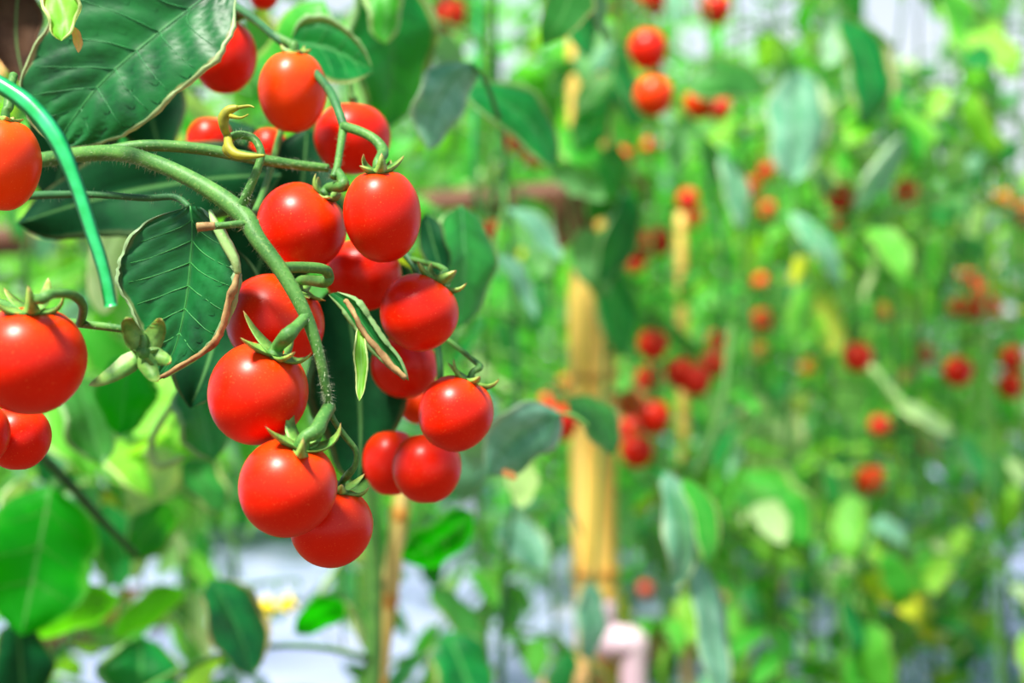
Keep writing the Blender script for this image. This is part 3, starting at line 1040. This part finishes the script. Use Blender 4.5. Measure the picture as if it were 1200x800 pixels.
def compound_template(seed):
    r = random.Random(seed)
    L = r.uniform(.17, .25)
    up = r.uniform(.1, .5)
    dr = r.uniform(.8, 1.9)
    pts = []
    x = z = 0.0
    n = 6
    for i in range(n + 1):
        pts.append(Vector((x, r.uniform(-.004, .004), z)))
        a = up - dr * (i / n)
        x += math.cos(a) * L / n
        z += math.sin(a) * L / n
    mb = MB()
    mb.tube(pts, [.0024, .0022, .002, .0018, .0016, .0013, .001], 5, 2)
    me = mb.mesh('leaf', M['stem'])
    lets = []
    for t, s in ((.36, .75), (.58, .95), (.80, .9)):
        i = t * n
        p = pts[int(i)].lerp(pts[int(i) + 1], i - int(i))
        for sg in (-1, 1):
            az = sg * r.uniform(.75, 1.25)
            pitch = r.uniform(.0, .9)
            lets.append((p, az, pitch, r.uniform(-.5, .5), s * r.uniform(.052, .086)))
    lets.append((pts[-1], r.uniform(-.2, .2), r.uniform(.5, 1.2), r.uniform(-.3, .3), r.uniform(.07, .10)))
    ms = []
    for (p, az, pitch, rl, s) in lets:
        m = Matrix.Translation(p) @ Matrix.Rotation(az, 4, 'Z') @ Matrix.Rotation(pitch, 4, 'Y') @ Matrix.Rotation(rl, 4, 'X') @ Matrix.Diagonal((s, s, s, 1))
        ms.append(m)
    return me, ms


TEMPL = [compound_template(100 + i) for i in range(9)]

# ------------------------------------------------------------------ far tomatoes: pixel, pixel size, material, label
BT = [
    (525, 17, 38, 'tomato_pinkish', 'blurred red tomato at the top, right of the big hanging leaf'),
    (759, 58, 42, 'tomato', 'upper of two round tomatoes hanging one above the other near the sky gap'),
    (766, 112, 42, 'tomato_orange', 'lower, more orange of two tomatoes hanging one above the other near the sky gap'),
    (763, -2, 36, 'tomato', 'red tomato cut by the top edge above the hanging pair'),
    (838, 10, 34, 'tomato_pinkish', 'blurred red tomato at the top edge beside the sky gap'),
    (820, 121, 34, 'tomato_orange', 'left one of the brownish orange tomatoes under the sky gap'),
    (843, 126, 26, 'tomato_pinkish', 'right one of the brownish orange tomatoes under the sky gap'),
    (606, 166, 26, 'tomato', 'narrow red tomato in the dark leaves left of the post'),
    (629, 182, 26, 'tomato', 'dark red tomato in the shade left of the post'),
    (728, 186, 24, 'tomato_pinkish', 'small pale red tomato right of the upper post'),
    (762, 172, 18, 'tomato_orange', 'small orange tomato under the hanging pair'),
    (571, 270, 26, 'tomato', 'small red tomato right of the oval front tomato'),
    (681, 255, 22, 'tomato_pinkish', 'small pale red tomato beside the post at crossbar height'),
    (748, 287, 32, 'tomato', 'bright red tomato of the trio right of the post top'),
    (770, 283, 30, 'tomato', 'dark red tomato of the trio right of the post top'),
    (745, 306, 24, 'tomato_pinkish', 'lowest tomato of the trio right of the post top'),
    (765, 403, 34, 'tomato_pinkish', 'topmost tomato of the bunch right of the golden post'),
    (760, 443, 28, 'tomato', 'second tomato from the top in the bunch right of the post'),
    (738, 473, 30, 'tomato_orange', 'orange-red tomato nearest the golden post'),
    (765, 488, 38, 'tomato', 'largest tomato of the bunch right of the golden post'),
    (738, 503, 28, 'tomato_pinkish', 'pale red tomato low beside the golden post'),
    (746, 528, 36, 'tomato', 'bottom tomato of the bunch right of the golden post'),
    (798, 437, 34, 'tomato', 'deep red tomato of the second bunch right of the post'),
    (815, 445, 34, 'tomato_pinkish', 'middle tomato of the second bunch right of the post'),
    (837, 425, 30, 'tomato_pinkish', 'right-hand tomato of the second bunch right of the post'),
    (840, 400, 22, 'tomato_pinkish', 'small topmost tomato of the second bunch right of the post'),
    (654, 494, 42, 'tomato', 'red tomato half hidden behind the grey-green leaf'),
    (645, 470, 22, 'tomato_pinkish', 'small red tomato above the grey-green leaf'),
    (668, 450, 26, 'tomato_unripe', 'pinkish orange tomato in front of the golden post'),
    (806, 235, 24, 'tomato', 'dark red tomato of the small pair in the upper middle'),
    (812, 255, 22, 'tomato_orange', 'orange tomato of the small pair in the upper middle'),
    (878, 222, 26, 'tomato_orange', 'orange-red tomato left of the grey drooping leaf'),
    (897, 200, 22, 'tomato', 'red tomato under the grey drooping leaf'),
    (893, 375, 24, 'tomato_orange', 'orange tomato on the pale patch in the middle right'),
    (888, 411, 20, 'tomato_unripe', 'yellow-orange tomato below the orange one in the middle right'),
    (892, 330, 18, 'tomato_orange', 'tiny orange tomato high in the middle right'),
    (983, 230, 30, 'tomato_pinkish', 'pale red tomato left of the silver curled leaf'),
    (1062, 225, 27, 'tomato_orange', 'bright orange tomato right of the silver curled leaf'),
    (1005, 418, 32, 'tomato_pinkish', 'wide pale red tomato alone in the right-hand vines'),
    (948, 430, 20, 'tomato_unripe', 'yellow-orange tomato left of the lone pale red one'),
    (1033, 365, 18, 'tomato_unripe', 'small yellow tomato above the lone pale red one'),
    (1083, 415, 22, 'tomato_pinkish', 'narrow red tomato between two lone red ones on the right'),
    (1123, 435, 31, 'tomato', 'lone round red tomato on the right below the dark trio'),
    (1125, 360, 24, 'tomato', 'left tomato of the dark red trio on the right'),
    (1142, 362, 26, 'tomato', 'middle tomato of the dark red trio on the right'),
    (1159, 360, 24, 'tomato', 'right tomato of the dark red trio on the right'),
    (1133, 326, 20, 'tomato_orange', 'orange tomato just above the dark red trio'),
    (1150, 340, 20, 'tomato_orange', 'second orange tomato above the dark red trio'),
    (1187, 420, 28, 'tomato_pinkish', 'upper tomato of the pair at the right edge'),
    (1184, 452, 28, 'tomato', 'lower tomato of the pair at the right edge'),
    (1020, 562, 32, 'tomato_orange', 'bright orange-red tomato low in the right-hand vines'),
    (1032, 499, 24, 'tomato_pinkish', 'red tomato above the low orange-red one'),
    (1090, 523, 18, 'tomato', 'small dark red tomato right of the low orange-red one'),
    (1198, 250, 26, 'tomato_orange', 'orange tomato cut by the right edge'),
    (1175, 235, 22, 'tomato_unripe', 'orange-yellow tomato near the upper right edge'),
    (757, 690, 16, 'tomato_orange', 'tiny orange-red tomato low beside the post foot'),
    (984, 262, 18, 'tomato_orange', 'small orange tomato under the pale red one'),
    (900, 246, 20, 'tomato_orange', 'small orange tomato behind the leaf left of the silver one'),
]


def bt_depth(d):
    return max(1.05, min(2.7, .0345 / (d * K)))


KEEP = [(px, py, d * .62, bt_depth(d)) for px, py, d, _, _ in BT]
POST_BOX = (664, 338, 734, 745)
WINDOWS = [  # where the photograph shows sky or the silver film: vines stay thin (px, py, radius, nearest depth kept)
    (795, 45, 26), (805, 85, 18), (870, 60, 12), (895, 10, 30), (845, 92, 16), (896, 122, 14), (1010, 8, 16), (1065, 28, 34), (1085, 45, 22), (1040, 62, 14),
    (1190, 140, 16), (585, 28, 10), (645, 22, 10), (622, 72, 9), (1195, 40, 14), (620, 2, 12), (1110, 90, 10), (930, 40, 10),
    (196, 672, 18), (190, 590, 10), (265, 622, 16), (335, 660, 30), (170, 760, 18), (340, 770, 36), (390, 760, 30), (500, 710, 14), (560, 750, 24), (640, 710, 18),
    (1172, 700, 22), (1196, 650, 14), (1168, 782, 24),
]


def blocked(p, half):
    x, y = proj(p)
    hp = half / (K * p.y)
    for (tx, ty, tr, td) in KEEP:
        if p.y < td + .03 and abs(x - tx) < tr + hp * .7 and abs(y - ty) < tr + hp * .7:
            return True
    if p.y < 1.76 and POST_BOX[0] - hp * .5 < x < POST_BOX[2] + hp * .5 and POST_BOX[1] - hp * .3 < y < POST_BOX[3]:
        return True
    if p.y < 1.68 and 688 - hp * .4 < x < 764 + hp * .4 and y > 706 - hp * .3:
        return True
    for (wx, wy, wr) in WINDOWS:
        if (x - wx) ** 2 + (y - wy) ** 2 < (wr + hp * .45) ** 2:
            return True
    if p.y < 1.0 and x < 620 and not (p.y > .86 and x < 240 and y > 440):
        return True
    return False


PLANTS = []


def row_plant(px, y, h, label, z0=.2, dens=1.0, mats=(.38, .34, .14, .06, .04, .03, .01), seed=0, group=None, keep_top=1.0, r=.0045, lean=0.0, stem='stem'):
    rr = random.Random(seed)
    x = at(px, 400, y).x
    root = thing('tomato_plant', label, 'plant', loc=(x, y, 0), group=group)
    base = Vector((x, y, 0))
    pts = []
    n = 7
    for i in range(n + 1):
        t = i / n
        pts.append(Vector((lean * t + rr.uniform(-.012, .012) * (i > 0), rr.uniform(-.012, .012) * (i > 0), -.02 + (h + .02) * t)))
    mb = MB()
    mb.tube(pts, [r * (1 - .72 * i / n) for i in range(n + 1)], 7, 3)
    build('main_stem', mb, M[stem], root)
    PLANTS.append((root, base, pts, h))
    z = z0
    az = rr.uniform(0, 6.28)
    while z < h:
        az += 2.4 + rr.uniform(-.4, .4)
        t = (z + .02) / (h + .02) * n
        i = min(int(t), n - 1)
        p = pts[i].lerp(pts[i + 1], t - i)
        me, ms = rr.choice(TEMPL)
        lm = Matrix.Translation(p) @ Matrix.Rotation(az, 4, 'Z') @ Matrix.Rotation(rr.uniform(-.3, .5), 4, 'Y') @ Matrix.Rotation(rr.uniform(-.4, .4), 4, 'X') @ Matrix.Scale(rr.uniform(.75, 1.15), 4)
        mname = rr.choices(LEAF_MATS, mats)[0]
        kids = []
        for m in ms:
            wc = base + (lm @ m @ Vector((.5, 0, 0)))
            sc = (lm @ m).to_scale().x
            if wc.y < .72 or blocked(wc, sc * .42):
                continue
            x2, y2 = proj(wc)
            if x2 < -140 or x2 > 1340 or y2 < -140 or y2 > 940:
                continue
            mn = mname if rr.random() < .5 else rr.choices(LEAF_MATS, mats)[0]
            kids.append((m, LEAFLETS[mn][rr.randrange(6)]))
        gap = False
        for f in (.3, .65, 1.0):
            gx, gy = proj(base + lm @ (ms[-1].translation * f))
            gap = gap or any((gx - wx) ** 2 + (gy - wy) ** 2 < (.7 * wr) ** 2 for wx, wy, wr in WINDOWS if wy < 150)
        if len(kids) > 1 and not gap:
            lf = obj('leaf', me, root, lm)
            for m, lme in kids:
                obj('leaflet', lme, lf, m)
        z += rr.uniform(.035, .06) / dens / 1.3
    return root


GA = 'tomato plants of the row behind the front truss'
row_plant(432, .98, 1.05, 'young plant whose thick green stem stands below the truss', z0=.14, dens=.8, seed=1, group=GA, r=.0085)
row_plant(130, 1.30, 1.25, 'leafy plant behind the big left tomato', z0=.06, dens=1.2, mats=(.3, .34, .2, .06, .06, .03, .01), seed=2, group=GA)
row_plant(-40, 1.55, 1.35, 'plant at the far left behind the orange tomato', dens=1.0, seed=3, group=GA)
row_plant(285, 1.75, 1.35, 'plant hidden behind the front truss', z0=.08, dens=1.0, seed=4, group=GA)
row_plant(560, 1.45, 1.35, 'plant left of the golden post', z0=.16, dens=.95, mats=(.44, .3, .1, .08, .04, .03, .01), seed=5, group=GA)
row_plant(652, 1.95, 1.4, 'plant directly behind the golden post', dens=1.0, mats=(.5, .3, .1, .05, .03, .02, .0), seed=6, group=GA)
row_plant(775, 1.72, 1.35, 'plant bearing the bunch right of the golden post', z0=.12, dens=1.0, seed=7, group=GA)
row_plant(868, 1.62, 1.3, 'plant with drooping grey leaf right of the sky gap', z0=.12, dens=.9, mats=(.3, .34, .14, .12, .06, .03, .01), seed=8, group=GA)
row_plant(962, 1.85, 1.3, 'plant in the middle of the right-hand vines', z0=.12, dens=.95, mats=(.22, .34, .22, .08, .08, .04, .02), seed=9, group=GA)
row_plant(1046, 1.72, 1.2, 'plant with the silver curled leaf', z0=.18, dens=.75, mats=(.22, .34, .22, .1, .07, .03, .02), seed=10, group=GA)
row_plant(1128, 2.05, 1.25, 'plant bearing the dark red trio on the right', z0=.08, dens=.95, mats=(.22, .34, .26, .06, .07, .04, .01), seed=11, group=GA)
row_plant(1225, 2.1, 1.3, 'plant at the right edge', z0=.2, dens=.9, mats=(.2, .34, .3, .05, .06, .04, .01), seed=12, group=GA)
row_plant(905, 2.5, 1.3, 'plant further back right of the thin cane', z0=.1, dens=1.0, mats=(.3, .3, .2, .06, .08, .05, .01), seed=13, group=GA)
row_plant(1010, 2.7, 1.3, 'plant further back behind the lone pale red tomato', z0=.15, dens=1.0, mats=(.25, .3, .26, .05, .08, .05, .01), seed=14, group=GA)
row_plant(440, 2.1, 1.4, 'plant behind the cluster further back', z0=.25, dens=.9, seed=15, group=GA)
row_plant(740, 2.5, 1.4, 'plant further back behind the bunch', z0=.2, dens=1.0, seed=16, group=GA)
row_plant(1100, 3.0, 1.35, 'plant further back at the right', z0=.35, dens=1.0, mats=(.25, .3, .28, .05, .07, .04, .01), seed=17, group=GA)

row_plant(596, 1.22, 1.25, 'plant with dark leaves over the upper part of the golden post', z0=.62, dens=.8, mats=(.6, .28, .04, .06, .0, .02, .0), seed=21, group=GA, r=.004, stem='stem_dark')
row_plant(705, 1.50, 1.35, 'plant whose top leaves hide the head of the golden post', z0=.86, dens=1.1, mats=(.5, .32, .06, .08, .02, .02, .0), seed=22, group=GA, r=.004)
row_plant(40, 1.15, 1.0, 'low plant under the darker left tomato', z0=.22, dens=.9, mats=(.36, .36, .16, .04, .05, .02, .01), seed=23, group=GA)
row_plant(225, 1.55, 1.3, 'plant left of the hanging truss tip', z0=.14, dens=.9, mats=(.4, .34, .12, .05, .06, .02, .01), seed=24, group=GA)
row_plant(1085, 1.80, 1.2, 'plant left of the dark red trio', z0=.06, dens=.9, mats=(.3, .36, .18, .06, .06, .03, .01), seed=25, group=GA)
row_plant(1190, 1.85, 1.15, 'plant in front of the pair at the right edge', z0=.12, dens=1.0, mats=(.3, .38, .2, .05, .05, .02, .0), seed=26, group=GA)
row_plant(922, 1.62, 1.12, 'plant under the grey drooping leaf', z0=.14, dens=.8, mats=(.4, .36, .12, .05, .04, .02, .01), seed=27, group=GA)
row_plant(1150, 2.5, 1.3, 'plant further back behind the dark red trio', z0=.4, dens=1.0, mats=(.25, .36, .28, .04, .04, .03, .0), seed=28, group=GA)

row_plant(1165, 1.62, 1.12, 'plant with bright leaves in the upper right corner', z0=.72, dens=1.0, mats=(.2, .36, .34, .03, .05, .02, .0), seed=29, group=GA, r=.004)
row_plant(990, 2.2, 1.25, 'plant with leaves just under the right-hand sky gaps', z0=.6, dens=1.0, mats=(.3, .36, .24, .04, .05, .01, .0), seed=30, group=GA, r=.004)
row_plant(1075, 2.3, 1.0, 'low plant behind the low orange-red tomato', z0=.06, dens=1.1, mats=(.34, .36, .18, .05, .05, .02, .0), seed=31, group=GA, r=.004)

# the farthest rows: each plant a stem and its mass of leaves
FAR_MESH = []
for s in range(4):
    rr = random.Random(500 + s)
    fm = MB()
    for _ in range(1100):
        p = Vector((rr.gauss(0, .17), rr.gauss(0, .17), rr.uniform(.16, 1.4)))
        ln = rr.uniform(.035, .075)
        m = Matrix.Translation(p) @ Matrix.Rotation(rr.uniform(0, 6.28), 4, 'Z') @ Matrix.Rotation(rr.uniform(-.2, 1.4), 4, 'Y') @ Matrix.Rotation(rr.uniform(-.7, .7), 4, 'X')
        k = len(fm.v)
        pr = [(0, 0, 0), (.3, .3, .05), (.3, -.3, .05), (.7, .24, -.02), (.7, -.24, -.02), (1, 0, -.18), (.35, 0, -.03), (.7, 0, -.1)]
        fm.v += [m @ (Vector(q) * ln) for q in pr]
        for q, uvq in (((0, 6, 1), (.5, .5, 1)), ((0, 2, 6), (.5, 0, .5)), ((1, 6, 7, 3), (1, .5, .5, 1)), ((6, 2, 4, 7), (.5, 0, 0, .5)), ((3, 7, 5), (1, .5, .5)), ((7, 4, 5), (.5, 0, .5))):
            fm.face([k + a for a in q], [(pr[a][0], b) for a, b in zip(q, uvq)])
    FAR_MESH.append([fm.mesh('foliage', M[mn]) for mn in ('leaf_mid', 'leaf_light', 'leaf_dark')])
stem_b = MB()
stem_b.tube([Vector((0, 0, -.02)), Vector((.01, 0, .5)), Vector((-.01, .01, 1.0)), Vector((0, 0, 1.4))], [.005, .0045, .004, .003], 6, 3)
FAR_STEM = stem_b.mesh('main_stem', M['stem'])
rr = random.Random(77)
for y in (3.2, 4.0, 5.2):
    x = -.40 * y
    while x < .40 * y:
        px = 600 + x / (K * y)
        far_right = px > 1090
        if not (far_right and y < 5) and not (y < 3.5 and px < 560):
            t = thing('tomato_plant', 'tomato plant in the blurred far rows', 'plant', loc=(x, y + rr.uniform(-.1, .1), 0), group='tomato plants of the far rows')
            t.rotation_euler = (0, 0, rr.uniform(0, 6.28))
            t.scale = (1.15, 1.15, rr.uniform(.85, 1.05) * (.86 if px > 880 else 1.05))
            obj('main_stem', FAR_STEM, t)
            f = obj('foliage', FAR_MESH[rr.randrange(4)][rr.choices((0, 1, 2), (.45, .35, .2))[0]], t)
            f['kind'] = 'stuff'
        x += rr.uniform(.30, .42)

# ------------------------------------------------------------------ tomatoes of the rows behind, with their trusses
BF = {}
for mn in ('tomato', 'tomato_orange', 'tomato_pinkish', 'tomato_unripe'):
    mb = MB()
    mb.lathe(fruit_profile(.5, .53, 14), 22)
    BF[mn] = mb.mesh('fruit', M[mn])
hub = MB()
hub.lathe([(0, .10), (.04, .09), (.06, .03), (.10, 0), (.07, -.04), (0, -.05)], 8)
for k in range(5):
    s = sepal_mb(.42, .15, .1, 1.4, .2, k)
    b = len(hub.v)
    R = Matrix.Rotation(2 * math.pi * k / 5, 4, 'Z')
    hub.v += [R @ p for p in s.v]
    for f, u in zip(s.f, s.uv):
        hub.face([i + b for i in f], u)
BCALYX = hub.mesh('calyx', M['sepal'])
row_trees = [p for p in PLANTS]
for i, (px, py, d, mn, lab) in enumerate(BT):
    rr = random.Random(900 + i)
    y = bt_depth(d)
    c = at(px, py, y)
    size = d * K * y * 1.1
    Mx = Matrix.Translation(c) @ Matrix.Rotation(rr.uniform(-.25, .25), 4, 'Y') @ Matrix.Rotation(rr.uniform(-.25, .25), 4, 'X') @ Matrix.Rotation(rr.uniform(0, 6), 4, 'Z') @ Matrix.Diagonal((size, size, size, 1))
    t = thing('tomato', lab, 'tomato', group='tomatoes on the vines behind', mat_local=Mx)
    obj('fruit', BF[mn], t)
    obj('calyx', BCALYX, t, Matrix.Translation((0, 0, .45)))
    # its truss: from the nearest plant's stem, over and down to the fruit
    best = min(row_trees, key=lambda q: (Vector((q[1].x, q[1].y)) - Vector((c.x, c.y))).length)
    root, base, spts, h = best
    top = Mx @ Vector((0, 0, .5))
    zt = min(top.z + .05, h - .03)
    tt = (zt + .02) / (h + .02) * (len(spts) - 1)
    k = max(0, min(int(tt), len(spts) - 2))
    sp0 = spts[k].lerp(spts[k + 1], min(1, tt - k))
    e = top - base
    mid = (sp0 + e) / 2 + Vector((0, 0, .02))
    above = e + Vector((0, 0, .016))
    mb = MB()
    mb.tube([sp0, mid, above, e], [.0024, .002, .0016, .0014], 5, 4)
    build('truss_stem', mb, M['stem'], root)

# ------------------------------------------------------------------ single conspicuous leaves of the rows behind
def part_leaf(idx, *a, **k):
    return quick_leaf(PLANTS[idx][0], *a, **k)


part_leaf(5, (700, 300), (728, 420), 62, 1.5, M['leaf_dark'], (8, 0), .0, .1, label='dark leaf crossing the golden post')
part_leaf(7, (780, 552), (790, 690), 52, 1.05, M['leaf_blue'], (14, 0), .0, .05, label='blue-grey leaf hanging right of the post')
part_leaf(7, (800, 560), (826, 668), 36, 1.04, M['leaf_mid'], (14, -4), .0, .03)
part_leaf(7, (818, 655), (848, 820), 44, 1.06, M['leaf_blue'], (0, 0), .0, .05, label='long blue-grey leaf hanging at the bottom')
part_leaf(7, (765, 548), (800, 575), 22, 1.08, M['leaf_dark'])
part_leaf(8, (935, 80), (930, 215), 84, 1.45, M['leaf_blue'], (0, 0), .0, .05, label='grey-green drooping leaf')
part_leaf(8, (985, 20), (1010, 150), 60, 1.5, M['leaf_dark'], (22, 0), .0, .08, roll=(0, .005), label='dark leaf with a pale curled edge')
part_leaf(9, (1060, 160), (1000, 250), 34, 1.5, M['leaf_blue'], (0, 0), .0, .1, roll=(.004, 0), label='silver curled leaf')
part_leaf(10, (1105, -10), (1142, 80), 50, 1.6, M['leaf_mid'], (8, 0), .0, .08)
part_leaf(8, (845, 180), (868, 270), 34, 1.5, M['leaf_blue'], (6, 0), .0, .05)
part_leaf(8, (925, 250), (985, 335), 34, 1.55, M['leaf_blue'], (8, -4), .0, .05)
part_leaf(6, (715, 195), (722, 275), 40, 1.55, M['leaf_blue'], (0, 0), .0, .05)
part_leaf(6, (690, 680), (688, 775), 44, 1.35, M['leaf_blue'], (4, 0), .0, .05)
part_leaf(4, (585, 615), (640, 670), 60, 1.3, M['leaf_blue'], (0, -8), .0, .05)
part_leaf(4, (505, 690), (570, 765), 40, 1.2, M['leaf_dark'], (0, -8), .0, .05)
part_leaf(4, (525, 740), (560, 830), 90, 1.15, M['leaf_dark'], (0, 0), .0, .05)
part_leaf(7, (800, 100), (900, 105), 60, 1.6, M['leaf_dark'], (0, -10), .0, .05)
part_leaf(7, (790, -10), (795, 30), 34, 1.5, M['leaf_blue'])
part_leaf(4, (650, -30), (690, 70), 44, 1.2, M['leaf_dark'], (6, 0), .0, .05)
part_leaf(6, (862, 560), (950, 640), 90, 1.6, M['leaf_mid'], (0, -8), .0, .05)
part_leaf(9, (905, 455), (890, 560), 100, 1.9, M['leaf_pale'], (0, 0), .0, .05)
part_leaf(1, (205, 535), (150, 600), 70, 1.15, M['leaf_pale'], (0, -10), .0, .05)
part_leaf(1, (215, 690), (130, 750), 46, 1.2, M['leaf_mid'], (0, -8), .0, .05)

part_leaf(18, (695, 92), (680, 182), 58, 1.45, M['leaf_dark'], (6, 0), .0, .06)
part_leaf(18, (655, 150), (722, 236), 54, 1.46, M['leaf_mid'], (0, -8), .0, .06)
part_leaf(18, (722, 168), (690, 262), 54, 1.48, M['leaf_dark'], (6, 0), .0, .06)
part_leaf(18, (668, 218), (684, 318), 58, 1.5, M['leaf_brown'], (-6, 0), .0, .06, label='brown withered leaf in front of the post head')
part_leaf(18, (740, 225), (700, 335), 50, 1.47, M['leaf_dark'], (6, 0), .0, .06)
part_leaf(18, (712, 70), (748, 152), 46, 1.5, M['leaf_dark'], (0, -6), .0, .06)
part_leaf(22, (60, 470), (110, 560), 74, 1.0, M['leaf_mid'], (0, -6), .0, .05)
part_leaf(22, (170, 440), (205, 530), 70, 1.05, M['leaf_light'], (8, 0), .0, .06)
part_leaf(22, (120, 520), (175, 580), 50, 1.0, M['leaf_light'], (0, -8), .0, .05)
part_leaf(22, (200, 590), (150, 655), 64, 1.05, M['leaf_dark'], (0, 0), .0, .05)
part_leaf(22, (215, 540), (262, 600), 56, 1.05, M['leaf_dark'], (0, -5), .0, .05)
part_leaf(22, (30, 560), (5, 640), 50, .98, M['leaf_pale'], (0, 0), .0, .05)
part_leaf(22, (20, 250), (90, 285), 44, 1.05, M['leaf_light'], (0, -8), .0, .05)


def plant_line(idx, name, pts, r, mat):
    root, base = PLANTS[idx][0], PLANTS[idx][1]
    mb = MB()
    mb.tube([at(*p) - base for p in pts], r, 6, 5)
    return build(name, mb, M[mat], root)


plant_line(9, 'side_shoot', [(1020, 430, 1.7), (1050, 465, 1.68), (1080, 505, 1.68), (1105, 545, 1.7)], .006, 'stem_pale')
plant_line(9, 'side_shoot', [(1137, 225, 1.6), (1130, 270, 1.6), (1112, 320, 1.62), (1100, 360, 1.65)], .003, 'stem_dark')
plant_line(7, 'side_shoot', [(842, 400, 1.5), (850, 330, 1.5), (838, 250, 1.5), (820, 150, 1.5)], .003, 'stem_dark')
plant_line(7, 'side_shoot', [(812, 560, 1.4), (845, 480, 1.42), (856, 380, 1.45)], .004, 'stem')

# yellow flowers low in the middle
for fx, fy, fs in ((313, 711, 12), (337, 708, 11)):
    root, base = PLANTS[1][0], PLANTS[1][1]
    y = 1.25
    mc = axis_matrix(at(fx, fy, y) - base, (.1, -.9, .35))
    hb = MB()
    hb.lathe([(0, .006), (.002, .005), (.0028, 0), (.002, -.003), (0, -.003)], 8)
    fl = build('flower', hb, M['petal'], root, True, mc)
    fl['label'] = 'small yellow tomato flower'
    for k in range(5):
        s = sepal_mb(fs * K * y, .0085, .25, .1, 0)
        build('petal', s, M['petal'], fl, True, Matrix.Rotation(2 * math.pi * k / 5, 4, 'Z'))
    mb = MB()
    mb.tube([PLANTS[1][2][2], at(fx, fy - 30, y + .02) - base, at(fx, fy, y + .004) - base], [.002, .0015, .0012], 5, 5)
    build('truss_stem', mb, M['stem'], root)

print('OBJECTS', len(bpy.data.objects), 'TRIS', sum(len(o.data.polygons) * 2 for o in bpy.data.objects if o.type == 'MESH'))
